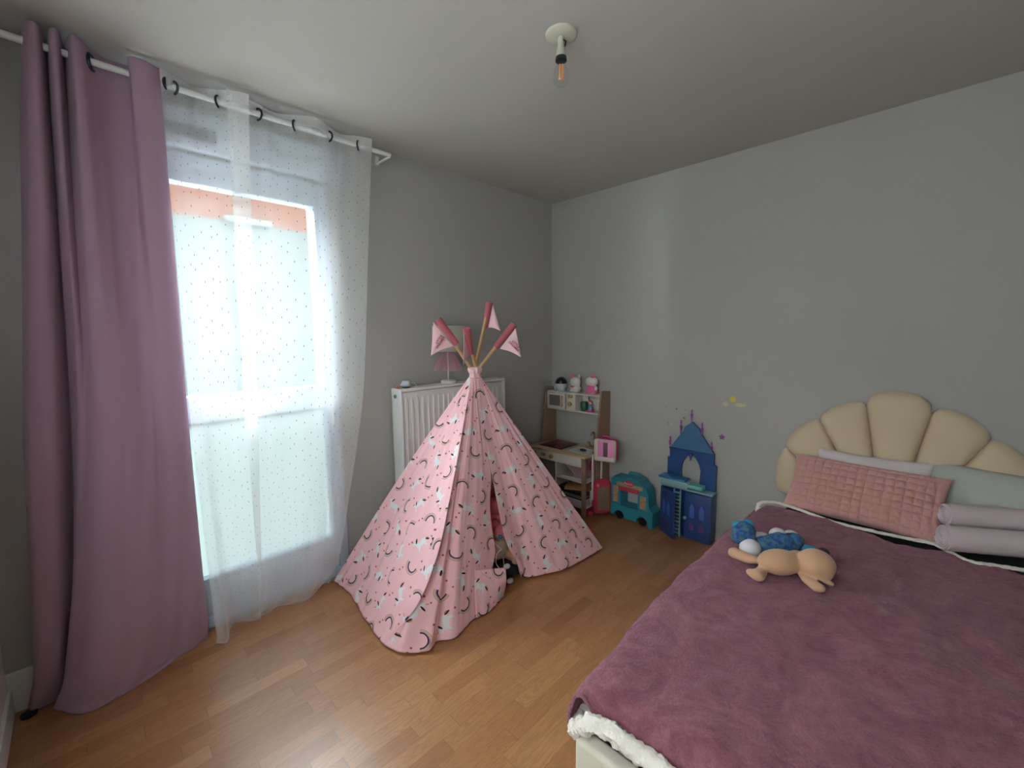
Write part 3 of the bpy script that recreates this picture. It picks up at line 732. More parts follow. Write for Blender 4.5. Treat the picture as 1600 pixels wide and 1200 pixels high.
bp = thing('panda_plush', 'black and white plush lying on the floor at the teepee opening', 'plush toy', (c.x, c.y, 0))
bm = B(); 
for q in ((0, 0, 0, .05), (.02, -.07, -.015, .032), (-.06, .01, .01, .06), (.015, .05, -.01, .028)): ell(bm, (c.x+q[0], c.y+q[1], max(q[3]*.72, c.z+q[2])), (q[3], q[3], q[3]*.72))
remesh(obj('body', bm, M_dark, bp), .005)
for q in ((792, 885), (797, 913)):
    cc = inside(*q, .775 if q[1] == 885 else .78); bm = B(); ell(bm, (cc.x, cc.y, max(cc.z, .02)), (.017, .022, .014)); obj('paw', bm, M_wplush, bp)

# ------------------------------------------------------------------ play kitchen
kx0, kx1, kd, wz = .04, .585, -.34, .475
kt = thing('play_kitchen', 'wooden and white toy kitchen standing in the corner of the room', 'toy kitchen', (.3, -.17, 0))
def taper(x, name='side_board'):
    bm = B(); prism(bm, [(-.005, .0), (-.19, .0), (-.20, .2), (-.20, wz), (-.125, .96), (-.10, .965), (-.005, .955)], (x, 0, 0), (0, 1, 0), (0, 0, 1), (.016, 0, 0)); return obj(name, bm, M_kwood, kt, False)
taper(kx0-.008); taper(kx1-.004)
for x in (kx0, kx1-.028):
    bm = B(); box(bm, (x, kd+.004, 0), (x+.028, kd+.034, wz), .004); obj('leg', bm, M_kwood, kt)
bm = B(); box(bm, (kx0-.01, kd-.012, wz), (kx1+.018, -.02, wz+.016), .004); obj('worktop', bm, M_kedge, kt)
bm = B(); box(bm, (kx0+.03, kd+.0, wz-.075), (kx1-.03, kd+.012, wz-.002), .002); obj('front_panel', bm, M_kwhite, kt)
for x in (kx0+.06, kx0+.23):
    bm = B(); cyl(bm, (x, kd+.0, wz-.038), (x, kd-.016, wz-.038), .017); obj('knob', bm, M_brass, kt)
bm = B(); box(bm, (kx0+.125, kd-.008, wz-.05), (kx0+.165, kd+.002, wz-.026), .002); obj('oven_display', bm, M_brass, kt)
bm = B(); box(bm, (kx0+.06, kd+.05, wz+.014), (kx0+.29, -.06, wz+.020), .003); hob = obj('hob', bm, M_black, kt)
for i, (x, y) in enumerate(((kx0+.12, kd+.1), (kx0+.23, kd+.1), (kx0+.12, -.11), (kx0+.23, -.11))):
    bm = B(); torus(bm, (x, y, wz+.021), .03, .002, (0, 0, 1)); obj('burner_ring', bm, M_red, hob)
# sink: rim and bowl
bm = B()
sx0, sx1, sy0, sy1 = kx0+.34, kx0+.52, kd+.055, kd+.21
for a in ((sx0, sy0, sx1, sy0+.014), (sx0, sy1-.014, sx1, sy1), (sx0, sy0, sx0+.014, sy1), (sx1-.014, sy0, sx1, sy1)): box(bm, (a[0], a[1], wz+.012), (a[2], a[3], wz+.021), .002)
box(bm, (sx0+.01, sy0+.01, wz+.0145), (sx1-.01, sy1-.01, wz+.0175)); obj('sink', bm, mat('sink_grey', (200, 198, 196), .3), kt)
bm = B(); tube(bm, [(kx0+.46, -.08, wz+.016), (kx0+.46, -.08, wz+.12), (kx0+.463, -.09, wz+.145), (kx0+.468, -.12, wz+.155), (kx0+.472, -.145, wz+.135)], .0085, 10); box(bm, (kx0+.39, -.10, wz+.016), (kx0+.49, -.06, wz+.028), .004); obj('faucet', bm, M_kwood, kt)
bm = B(); cyl(bm, (kx0+.405, -.08, wz+.028), (kx0+.405, -.08, wz+.06), .015, .012); obj('tap_handle', bm, M_kwood, kt)
# lower cabinet: shelves, divider
lz0, lz1 = .07, .27
bm = B(); box(bm, (kx0+.028, kd+.02, lz0), (kx1-.004, -.02, lz0+.012), .002); obj('lower_shelf', bm, M_kwhite, kt)
bm = B(); box(bm, (kx0+.26, kd+.02, lz1), (kx1-.004, -.02, lz1+.012), .002); obj('middle_shelf', bm, M_kwhite, kt)
bm = B(); box(bm, (kx0+.25, kd+.02, lz0+.012), (kx0+.262, -.02, wz-.002), .002); obj('divider', bm, M_kwhite, kt)
bm = B(); box(bm, (kx0+.03, -.02, lz0), (kx1-.004, -.012, wz), .001); obj('back_panel', bm, M_kwhite, kt)
bm = B(); box(bm, (kx0+.035, kd+.008, lz0+.03), (kx0+.245, kd+.02, wz-.08), .003); dr = obj('oven_door', bm, mat('oven_door_dark', (96, 92, 86), .5), kt, label='dark oven door')
for q in ((.08, .3), (.15, .2)):
    bm = B(); cyl(bm, (kx0+q[0], kd+.008, q[1]), (kx0+q[0], kd+.002, q[1]), .02); obj('knob', bm, M_green, dr)
# upper box: microwave and open shelf
uz0, uz1, uy0, uy1 = .775, .93, -.125, -.012
for nm, a, b_ in (('top_shelf', (kx0+.008, uy0, uz1-.012), (kx1-.004, uy1, uz1)), ('bottom_shelf', (kx0+.008, uy0, uz0), (kx1-.004, uy1, uz0+.012)), ('divider', (kx0+.29, uy0, uz0+.012), (kx0+.302, uy1, uz1-.012)), ('back_panel', (kx0+.01, uy1-.006, uz0+.012), (kx1-.005, uy1, uz1-.012))):
    bm = B(); box(bm, a, b_, .002); obj(nm, bm, M_kwhite, kt)
bm = B(); box(bm, (kx0+.21, uy0+.002, uz0+.012), (kx0+.29, uy0+.014, uz1-.012), .002); obj('control_panel', bm, M_kwhite, kt)
bm = B(); box(bm, (kx0+.012, uy0-.008, uz0+.014), (kx0+.205, uy0+.004, uz1-.014), .004); md_ = obj('microwave_door', bm, M_kwhite, kt)
bm = B(); box(bm, (kx0+.04, uy0-.011, uz0+.035), (kx0+.155, uy0-.006, uz1-.03), .006); obj('door_window', bm, mat('smoked_pane', (112, 104, 98), .3), md_)
bm = B(); cyl(bm, (kx0+.178, uy0-.022, uz0+.03), (kx0+.178, uy0-.022, uz1-.03), .006); cyl(bm, (kx0+.178, uy0-.022, uz0+.04), (kx0+.178, uy0-.005, uz0+.04), .005); cyl(bm, (kx0+.178, uy0-.022, uz1-.04), (kx0+.178, uy0-.005, uz1-.04), .005); obj('handle', bm, M_kedge, md_)
bm = B(); box(bm, (kx0+.228, uy0-.002, uz1-.045), (kx0+.275, uy0+.003, uz1-.018), .001); obj('display', bm, M_brass, kt)
bm = B(); cyl(bm, (kx0+.25, uy0+.004, uz0+.06), (kx0+.25, uy0-.012, uz0+.06), .018); obj('knob', bm, M_brass, kt)
# cable loop left
bm = B(); tube(bm, [(kx0-.008, -.12, .79), (kx0-.03, -.14, .775), (kx0-.035, -.15, .75), (kx0-.02, -.15, .73), (kx0-.006, -.14, .745)], .0025, 6); obj('string', bm, M_cup, kt)
# rail on right side with hanging case
bm = B()
for y in (-.27, -.15): box(bm, (kx1+.02, y, .14), (kx1+.028, y+.02, .5), .002)
box(bm, (kx1+.018, -.28, .49), (kx1+.03, -.12, .50), .002)
obj('side_rack', bm, M_white, kt)
# things on the kitchen
tz = uz1
nl = thing('night_light', 'white round night light with a black dome, leftmost on top of the toy kitchen', 'night light', (kx0+.115, -.07, tz))
bm = B(); lathe(bm, [(.028, 0), (.036, .004), (.034, .02), (.046, .035), (.05, .05), (.05, .062), (.046, .066)], (kx0+.115, -.07, tz)); ell(bm, (kx0+.055, -.07, tz+.026), (.014, .016, .024)); obj('body', bm, M_cup, nl)
bm = B(); lathe(bm, [(.05, .064), (.048, .08), (.038, .1), (.022, .112), (.003, .117)], (kx0+.115, -.07, tz)); obj('dome', bm, M_black, nl)
# two plain ceramic ornaments
x = kx0+.27
f1 = thing('white_figurine', 'white round-headed ornament with pinkish ears, in the middle on top of the toy kitchen', 'figurine', (x, -.07, tz))
bm = B(); ell(bm, (x, -.07, tz+.03), (.045, .04, .032)); ell(bm, (x, -.075, tz+.085), (.046, .042, .045)); ell(bm, (x-.025, -.1, tz+.015), (.014, .016, .014)); ell(bm, (x+.025, -.1, tz+.015), (.014, .016, .014)); remesh(obj('body', bm, M_figw, f1), .004)
for s in (-1, 1):
    bm = B(); ell(bm, (x+s*.034, -.075, tz+.128), (.014, .009, .022), Matrix.Rotation(s*.35, 3, 'Y')); obj('ear', bm, M_figp if s < 0 else M_figw, f1)
bm = B(); ell(bm, (x-.01, -.108, tz+.05), (.018, .008, .007)); obj('collar', bm, mat('coral', (206, 96, 80), .4), f1)
x = kx0+.425
f2 = thing('pink_figurine', 'plain white-headed ornament in a pink dress, rightmost on top of the toy kitchen', 'figurine', (x, -.07, tz))
bm = B(); ell(bm, (x, -.07, tz+.1), (.056, .042, .04)); lathe(bm, [(.035, 0), (.04, .008), (.03, .02), (.022, .075)], (x, -.07, tz)); ell(bm, (x+.042, -.075, tz+.045), (.014, .014, .022)); remesh(obj('body', bm, M_figw, f2), .004)
bm = B(); lathe(bm, [(.050, .012), (.052, .018), (.044, .03), (.034, .055), (.028, .07)], (x, -.07, tz)); obj('dress', bm, M_figp, f2)
bm = B(); ell(bm, (x+.02, -.085, tz+.143), (.02, .014, .013)); obj('hat', bm, M_figp, f2)
# inside shelf
x = kx0+.375
bm = B(); lathe(bm, [(.028, 0), (.030, .004), (.030, .07), (.026, .076), (.002, .077)], (x-.01, -.085, uz0+.012)); gp = obj('green_tin', bm, M_green); tag(gp, 'dark green cylindrical pot on the upper shelf of the toy kitchen', 'pot')
x = kx0+.43
fg = thing('small_doll', 'small doll in blue dress on a pink base beside the green pot', 'doll', (x, -.1, uz0+.012))
bm = B(); lathe(bm, [(.032, 0), (.033, .006), (.03, .014), (.002, .015)], (x, -.095, uz0+.012)); obj('base', bm, M_pink, fg)
bm = B(); lathe(bm, [(.022, .015), (.018, .03), (.010, .055), (.006, .06)], (x, -.095, uz0+.012)); obj('dress', bm, mat('pale_blue', (120, 150, 176), .5), fg)
bm = B(); ell(bm, (x, -.095, uz0+.085), (.013, .013, .014)); obj('head', bm, M_figw, fg)
bm = B(); ell(bm, (x, -.09, uz0+.093), (.021, .015, .012)); obj('hair', bm, mat('orange_hair', (190, 80, 66), .6), fg)
bm = B(); lathe(bm, [(.004, 0), (.008, .02), (.003, .04)], (kx0+.385, -.05, uz0+.095)); tag(obj('toy_bottle', bm, mat('grey_blue', (100, 116, 140), .4)), 'small grey-blue bottle top behind the green pot on the upper shelf', 'bottle')
# papers & books in the lower cabinet
mz = lz1+.012
def sheet(name, label, cat, c, sx, sy, sz, rz, m_, tilt=0, axis='Y', group=None):
    bm = B(); M = Matrix.Translation(V(c)) @ Matrix.Rotation(rz, 4, 'Z') @ Matrix.Rotation(tilt, 4, axis)
    box(bm, (-sx/2, -sy/2, 0), (sx/2, sy/2, sz), min(.001, sz/3), M, 1); return tag(obj(name, bm, m_, None, False), label, cat, group)
sheet('white_magazine', 'white magazine lying flat on the middle shelf of the toy kitchen', 'magazine', (kx0+.40, -.18, mz), .22, .24, .012, .1, M_paper)
sheet('pink_magazine', 'pink magazine leaning at a slant on the middle shelf of the toy kitchen', 'magazine', (kx0+.4, -.2, mz+.075), .22, .22, .007, -.1, M_paperp, .55)
tag(sheet('red_box', 'x', 'box', (kx0+.49, -.09, mz+.014), .06, .11, .10, 0, M_red), 'dark red box at the right end of the middle shelf of the toy kitchen', 'box')
zz = lz0+.013
books = [('thick lilac book at the bottom of the pile in the toy kitchen', M_tvio, .03), ('grey-white book second from the bottom of the pile in the toy kitchen', M_paper, .014), ('black folder third from the bottom of the pile in the toy kitchen', M_black, .014),
         ('green-grey book in the middle of the pile in the toy kitchen', mat('sage', (110, 124, 108), .5), .016), ('black book below the topmost dark book of the pile in the toy kitchen', M_black, .02), ('brown-black book near the top of the pile in the toy kitchen', mat('brown_book', (60, 46, 40), .5), .018)]
for i, (lb, m_, t_) in enumerate(books):
    sheet('book', lb, 'book', (kx0+.4+random.uniform(-.005, .005), -.19+random.uniform(-.008, .008), zz), .25, .24, t_, random.uniform(-.03, .03), m_, group='books stacked in the toy kitchen'); zz += t_+.001
sheet('orange_paper', 'orange craft paper sheet on top of the book pile in the toy kitchen', 'paper', (kx0+.41, -.225, zz), .2, .19, .003, .5, M_orange)
for q in ((.42, kd+.1, M_dark), (.455, kd+.09, M_red)):
    pass
bm = B(); ell(bm, (kx0+.45, kd+.12, wz+.028), (.03, .018, .010)); tag(obj('toy_fish', bm, M_dark), 'dark toy lying in the sink of the toy kitchen', 'toy')
# pink case hanging on the right side
cc = V((kx1+.10, -.20, .535))
ca = thing('pink_case', 'pink and white toy case with handle hanging on the toy kitchen', 'toy case', cc-V((0, 0, .09)))
RM = Matrix.Translation(cc) @ Matrix.Rotation(math.radians(12), 4, 'Z')
bm = B(); box(bm, (-.085, .0, -.085), (.085, .045, .085), .02, RM, 4); obj('back_shell', bm, M_pink, ca)
bm = B(); box(bm, (-.085, -.04, -.085), (.085, .002, .085), .018, RM, 4); obj('front_shell', bm, M_kwhite, ca)
bm = B(); box(bm, (-.05, -.045, -.045), (.078, -.037, .078), .004, RM); pnl = obj('front_panel', bm, M_lpink, ca)
bm = B(); box(bm, (-.004, -.049, -.04), (.03, -.044, .068), .004, RM); obj('label', bm, mat('grey_picture', (120, 92, 104), .5, 60, .5, bs=0), pnl)
bm = B(); tube(bm, [RM @ V(q) for q in ((-.03, 0, .08), (-.025, 0, .105), (.025, 0, .105), (.03, 0, .08))], .006, 10); obj('handle', bm, M_pink, ca)
# suitcase
c0 = V((.635, -.175, 0))
su = thing('toy_suitcase', 'coral pink rounded toy suitcase standing on the floor right of the toy kitchen', 'toy suitcase', c0)
RM = Matrix.Translation(c0) @ Matrix.Rotation(math.radians(-38), 4, 'Z')
bm = B(); box(bm, (-.055, -.075, .02), (.055, .075, .29), .05, RM, 6); obj('shell', bm, M_red, su)
bm = B(); box(bm, (.03, -.05, .06), (.0585, .05, .25), .012, RM); obj('sticker', bm, mat('beige_picture', (150, 112, 92), .5, 45, .5, bs=0, col2=(96, 92, 62)), su)
bm = B(); tube(bm, [RM @ V(q) for q in ((-.01, -.073, .1), (-.01, -.083, .11), (-.01, -.083, .19), (-.01, -.073, .2))], .008, 8); obj('handle', bm, M_kwhite, su)
for s in (-1, 1):
    bm = B(); cyl(bm, RM @ V((-.02*s-.02, -.085, .02)), RM @ V((-.02*s-.045, -.085, .02)), .02); obj('wheel', bm, M_red, su)
# ------------------------------------------------------------------ food truck toy
tx0, tx1, ty0, ty1 = .70, 1.03, -.15, -.03
tk = thing('toy_truck', 'turquoise toy food truck with a red awning, standing against the wall', 'toy truck', ((tx0+tx1)/2, -.09, 0))
TW = tx1-tx0
def arc(cx_, cz_, r, a0, a1, n=8): return [(cx_+r*math.cos(math.radians(a0+(a1-a0)*i/n)), cz_+r*math.sin(math.radians(a0+(a1-a0)*i/n))) for i in range(n+1)]
outer = [(0, .03)]+[(.03, .025)]+arc(.075, .03, .042, 180, 0)+[(.125, .02), (.215, .02)]+arc(.262, .03, .042, 180, 0)+[(.32, .0), (.345, .0), (.345, .12), (.315, .15), (.305, .25), (.285, .29), (.25, .315), (.235, .34), (.20, .35), (.13, .35), (.11, .33), (.02, .33), (.0, .315)]
hole = [(.085, .115), (.225, .115), (.225, .25), (.085, .25)]
bm = B()
# front shell: build as strips around the serving window
def pr(poly, y0, y1): prism(bm, poly, (tx0, y0, 0), (1, 0, 0), (0, 0, 1), (0, y1-y0, 0))
pr([(0, .03), (.03, .025)]+arc(.075, .03, .042, 180, 0)+[(.125, .02), (.215, .02)]+arc(.262, .03, .042, 180, 0)+[(.31, .0), (.345, .0), (.345, .115), (0, .115)], ty0, ty1)
pr([(0, .115), (.085, .115), (.085, .25), (0, .25)], ty0+.006, ty1)
pr([(.225, .115), (.345, .115), (.315, .15), (.305, .25), (.225, .25)], ty0+.006, ty1)
pr([(0, .25), (.305, .25), (.285, .29), (.25, .31), (.235, .335), (.20, .345), (.13, .345), (.11, .325), (.02, .325), (0, .31)], ty0+.006, ty1)
obj('body', bm, M_turq, tk, False)
bm = B(); box(bm, (tx0+.08, ty1-.01, .11), (tx0+.23, ty1-.004, .255)); obj('window_back', bm, mat('pale_translucent', (176, 172, 178), .5), tk, False)
bm = B(); box(bm, (tx0+.08, ty0-.01, .105), (tx0+.23, ty0+.008, .118), .003); obj('counter', bm, M_turq, tk)
bm = B(); box(bm, (tx0+.07, ty0-.012, .235), (tx0+.235, ty0+.01, .262), .008, None, 3); obj('awning', bm, M_red, tk)
bm = B(); box(bm, (tx0+.05, ty0-.0, .265), (tx0+.265, ty0+.008, .295), .002); sg = obj('sign_strip', bm, mat('beige_strip', (186, 150, 118), .5, 60, .4, bs=0), tk)
bm = B(); ell(bm, (tx0+.155, ty0+.002, .298), (.042, .007, .022)); obj('badge', bm, M_red, sg)
letters('Play-Doh', 'badge_lettering', M_figw, tk, (tx0+.155, ty0-.007, .298), (1, 0, 0), (0, 0, 1), .018)
for a, b_ in (((tx0+.02, .13), (tx0+.062, .26)), ((tx0+.243, .13), (tx0+.29, .225))):
    bm = B(); box(bm, (a[0], ty0+.002, a[1]), (b_[0], ty0+.008, b_[1]), .001); obj('sticker', bm, mat('food_picture', (206, 176, 140), .5, 40, .5, bs=0, col2=(120, 70, 50)), tk)
for x in (.075, .262):
    bm = B(); cyl(bm, (tx0+x, ty0+.012, .032), (tx0+x, ty1-.01, .032), .032, seg=24); obj('wheel', bm, M_black, tk)
bm = B(); tube(bm, [(tx0+.12, -.09, .345), (tx0+.13, -.09, .365), (tx0+.21, -.09, .365), (tx0+.225, -.09, .34)], .009, 10); obj('handle', bm, M_turq, tk)

# ------------------------------------------------------------------ toy castle (plain generic doll's castle)
kx, kw = 1.085, .345
ck = thing('toy_castle', 'blue toy castle with doors ajar, ladder and violet spires against the wall', 'toy castle', (kx+kw/2, -.06, 0))
def cbox(nm, a, b_, m_, bev=.003, par=None, lab=None): bm = B(); box(bm, a, b_, bev); return obj(nm, bm, m_, par or ck, label=lab)
y0, y1, cz = -.115, -.012, .335
bm = B()
for a, b_ in (((kx, y1-.006, .01), (kx+kw, y1, cz)), ((kx, y0+.012, 0), (kx+.008, y1, cz)), ((kx+kw-.008, y0+.012, 0), (kx+kw, y1, cz)), ((kx, y0+.012, 0), (kx+kw, y1, .01))): box(bm, a, b_, .002)
obj('case', bm, M_blue2, ck)
cbox('upper_floor', (kx-.004, y0+.008, cz), (kx+kw+.004, y1, cz+.012), M_aqua)
dr = cbox('door', (kx+kw*.5, y0, .006), (kx+kw+.002, y0+.012, cz-.004), M_blue)
def warch(x, z, w_, h): return [(x, z), (x+w_, z), (x+w_, z+h*.7), (x+w_*.5, z+h), (x, z+h*.7)]
M_pane = mat('castle_window_blue', (70, 104, 176), .4); M_rosep = mat('castle_rose', (92, 62, 116), .5)
for x in (kx+kw*.5+.035, kx+kw*.5+.10):
    bm = B(); prism(bm, warch(x, .16, .032, .1), (0, y0-.0015, 0), (1, 0, 0), (0, 0, 1), (0, .003, 0)); obj('door_window', bm, M_pane, dr, False)
    bm = B(); prism(bm, warch(x-.002, .07, .034, .055), (0, y0-.0015, 0), (1, 0, 0), (0, 0, 1), (0, .003, 0)); obj('painted_panel', bm, M_rosep, dr, False)
bm = B(); lathe(bm, [(.004, 0), (.012, .004), (.013, .01), (.008, .014)], (kx+kw*.5+.006, y0, .15), (0, -1, 0), 6); obj('door_knob', bm, M_aqua, dr)
# left door ajar
RM = Matrix.Translation(V((kx, y0+.01, 0))) @ Matrix.Rotation(math.radians(-32), 4, 'Z')
bm = B(); box(bm, (0, -.006, .004), (kw*.47, .006, cz-.004), .003, RM); dl = obj('door', bm, M_blue, ck)
for x in (.03, .085):
    bm = B(); vs = prism(bm, warch(x, .15, .03, .1), (0, -.0075, 0), (1, 0, 0), (0, 0, 1), (0, .002, 0)); T3(vs, RM); obj('door_window', bm, M_pane, dl, False)
    bm = B(); vs = prism(bm, warch(x, .06, .032, .055), (0, -.0075, 0), (1, 0, 0), (0, 0, 1), (0, .002, 0)); T3(vs, RM); obj('painted_panel', bm, M_rosep, dl, False)
# balcony, tray
cbox('balcony', (kx-.0, y0-.012, cz+.016), (kx+kw*.56, y0+.06, cz+.062), M_aqua, .003)
cbox('mint_tray', (kx+kw*.56, y0-.012, cz+.03), (kx+kw*.84, y0+.05, cz+.055), M_mint, .003)
cbox('blue_tray', (kx-.012, y0-.02, cz+.064), (kx+kw*.52, y0+.065, cz+.078), M_sky, .005)
# ladder
bm = B()
lx0, lx1, lyy = kx+kw*.30, kx+kw*.43, y0-.026
for x in (lx0, lx1): box(bm, (x, lyy, .012), (x+.006, lyy+.018, cz+.01), .001)
for k in range(12): box(bm, (lx0, lyy, .03+k*.026), (lx1+.004, lyy+.02, .036+k*.026))
obj('ladder', bm, M_aqua, ck, False)
# back plate with pointed arch (plain gable)
def at_(px, py): p = hit(px, py, 1, -.03); return (p.x, p.z)
arch_c = kx+kw*.5; az0 = cz+.01
outl = [(kx+.008, az0), (kx+.008, .53), (kx+.022, .53), (kx+.022, .60), (kx+.085, .69), (kx+.115, .735), (kx+.12, .76), (arch_c, .80), (kx+kw-.12, .755), (kx+kw-.115, .73), (kx+kw-.085, .69), (kx+kw-.022, .60), (kx+kw-.022, .53), (kx+kw-.004, .52), (kx+kw-.004, az0)]
bm = B()
aw = .062
al = [(arch_c-aw, az0), (arch_c-aw-.006, .47), (arch_c-aw+.004, .51), (arch_c-.035, .55), (arch_c, .58)]
ar_ = [(2*arch_c-x, z) for x, z in al]
pr2 = lambda poly: prism(bm, poly, (0, -.034, 0), (1, 0, 0), (0, 0, 1), (0, .022, 0))
pr2([outl[0]]+[al[0], al[1], al[2], al[3], al[4]]+[(arch_c, .60), (kx+.022, .60), (kx+.022, .53), (kx+.008, .53)])
pr2([(arch_c, .60), ar_[4], ar_[3], ar_[2], ar_[1], ar_[0], outl[-1], outl[-2], outl[-3], (kx+kw-.022, .60)])
obj('back_wall', bm, M_blue2, ck, False)
bm = B(); pr2([(kx+.022, .60), (kx+kw-.022, .60)]+outl[4:11][::-1]); obj('gable', bm, M_blue3, ck, False)
bm = B(); box(bm, (kx+.018, -.04, .594), (kx+kw-.018, -.03, .604), .002); obj('trim_rail', bm, M_blue, ck)
bm = B(); lathe(bm, [(.003, -.04), (.006, -.02), (.014, 0), (.012, .015)], (arch_c, -.04, .57)); obj('pendant', bm, M_blue, ck)
for (px, py), zb in (((1081, 640), .79), ((1064, 656), .69), ((1097, 660), .69), ((1047, 681), .58), ((1112, 690), .585)):
    x, z1_ = at_(px, py)
    bm = B(); hh = z1_-zb; lathe(bm, [(.002, 0), (.0035, hh*.25), (.008, hh*.58), (.010, hh*.62), (.005, hh*.66), (.005, hh*.92), (.002, hh)], (x, -.028, zb), seg=10); obj('spire', bm, M_purple, ck)

# ------------------------------------------------------------------ wall stickers and marks
def sticker(name, px, py, r, m_, label, n=5, inner=.5, rx=1):
    p = hit(px, py, 1, 0); bm = B()
    poly = [((r if i % 2 == 0 else r*inner)*rx*math.sin(math.pi*i/n), (r if i % 2 == 0 else r*inner)*math.cos(math.pi*i/n)) for i in range(2*n)]
    prism(bm, poly, (p.x, -.0003, p.z), (1, 0, 0), (0, 0, 1), (0, -.0008, 0)); return tag(obj(name, bm, m_, None, False), label, 'sticker', None)
M_yel = mat('sticker_yellow', (206, 190, 70), .7); M_pyel = mat('sticker_pale', (196, 186, 150), .7); M_star = mat('sticker_purple', (120, 76, 130), .7); M_spk = mat('sticker_grey', (96, 88, 96), .7); M_pspk = mat('sticker_beige', (150, 120, 130), .7)
sticker('sun_sticker', 1145, 624, .022, M_yel, 'small yellow sun sticker on the wall above the toy castle', 9, .8)
sticker('cloud_sticker', 1134, 631, .016, M_pyel, 'faint pale cloud sticker below left of the yellow sun sticker', 6, .8, 1.3)
sticker('cloud_sticker', 1157, 633, .014, M_pyel, 'faint wide cloud sticker below right of the yellow sun sticker', 8, .85, 2.6)
sticker('star_sticker', 1128, 683, .021, M_star, 'purple star sticker on the wall right of the toy castle', 5, .6)
for (px, py, lb, m_, r) in ((1057, 639, 'dark speck sticker on the wall left of the highest castle spire', M_spk, .006), (1069, 653, 'dark speck sticker just above the left inner castle spire', M_spk, .006), (1040, 636, 'faint speck sticker leftmost of the upper wall specks', M_pspk, .005),
                            (1070, 640, 'faint pinkish speck sticker close left of the highest castle spire', M_pspk, .005), (1044, 661, 'beige speck sticker on the wall left of the castle gable', M_pspk, .006), (1050, 663, 'yellowish speck sticker beside the beige one left of the castle gable', M_pyel, .006)):
    sticker('speck_sticker', px, py, r, m_, lb, 6, .8)

# ------------------------------------------------------------------ bed
bx0, bx1, by0 = 1.825, 2.80, -2.14
bd = thing('bed', 'single bed with cream velvet frame and scalloped shell headboard against the wall', 'bed', (2.3, -1.07, 0))
for nm, a, b_ in (('side_rail', (bx0, by0+.05, .03), (bx0+.045, -.08, .365)), ('side_rail', (bx1-.045, by0+.05, .03), (bx1, -.08, .365)), ('foot_panel', (bx0, by0, .03), (bx1, by0+.05, .38))):
    bm = B(); box(bm, a, b_, .014, None, 4); obj(nm, bm, M_frame, bd)
for x in (bx0+.06, bx1-.06):
    for y in (by0+.06, -.14):
        bm = B(); cyl(bm, (x, y, 0), (x, y, .04), .022); obj('leg', bm, M_black, bd)
bm = B(); box(bm, (bx0+.045, by0+.05, .12), (bx1-.045, -.08, .15)); obj('slat_base', bm, M_wood, bd)
# headboard petals
HC = V((2.295, 0, .30))
hb_b = B(); poly = []
notch = [(-.505, .15, .0), (-.475, .42, 0), (-.32, .60, 0), (-.125, .705, 0), (.125, .695, 0), (.32, .585, 0), (.475, .42, 0), (.505, .15, 0)]
ang = [math.atan2(x, z) for x, z, _ in notch]; rad = [math.hypot(x, z) for x, z, _ in notch]
mids = [.60, .694, .742, .797, .742, .694, .60]
box(hb_b, (bx0+.02, -.03, .05), (bx1-.02, -.004, .72), .01)
hb = obj('headboard', hb_b, M_cream, bd)
for k in range(7):
    bm = B(); nu, nv = 26, 30; g = []
    a0, a1 = ang[k], ang[k+1]; ym = (rad[k]+rad[k+1])/2; bul = mids[k]-ym
    for i in range(nu+1):
        t = -1+2*i/nu; th = a0+(a1-a0)*i/nu
        Ro = rad[k]+(rad[k+1]-rad[k])*i/nu+bul*math.sqrt(max(0, 1-abs(t)**2.6))
        thx = (a1-a0)/2*t*.0
        row = []
        for j in range(nv+1):
            s = j/nv; r_ = .10+(Ro-.10)*s
            sw = 1+.10*math.sin(math.pi*min(1, max(0, (s-.55)/.45)))*bool(1)
            th2 = (a0+a1)/2+(th-(a0+a1)/2)*(1 if s < .5 else 1)
            y_ = -.03-.055*((1-abs(t)**3.0)**.5)*((1-max(0, (s-.72)/.28)**2.6)**.5)*min(1, .6+s)
            row.append((HC.x+r_*math.sin(th2), y_, HC.z+r_*math.cos(th2)))
        g.append(row)
    fv = [[bm.verts.new(p) for p in r_] for r_ in g]
    bv = [[bm.verts.new((p[0], -.006, p[2])) for p in r_] for r_ in g]
    for i in range(nu):
        for j in range(nv):
            bm.faces.new((fv[i][j], fv[i+1][j], fv[i+1][j+1], fv[i][j+1])); bm.faces.new((bv[i][j], bv[i][j+1], bv[i+1][j+1], bv[i+1][j]))
    for i in range(nu):
        for j in (0, nv): bm.faces.new((fv[i][j], fv[i+1][j], bv[i+1][j], bv[i][j]))
    for j in range(nv):
        for i in (0, nu): bm.faces.new((fv[i][j], fv[i][j+1], bv[i][j+1], bv[i][j]))
    obj('scallop', bm, M_cream, hb)
# mattress
mz0, mz1 = .15, .452
bm = B(); box(bm, (bx0+.05, by0+.085, mz0), (bx1-.05, -.09, mz1), .04, None, 5); tag(obj('mattress', bm, M_dark), 'mattress in a black fitted sheet lying in the cream bed frame', 'mattress')
bm = B(); tube(bm, [(bx0+.055, by0+.075, .40), (bx0+.07, by0+.068, .37), (bx0+.14, by0+.062, .345), (bx0+.3, by0+.06, .33), (bx0+.5, by0+.06, .325)], .005, 8); obj('piping', bm, M_frame, bd)
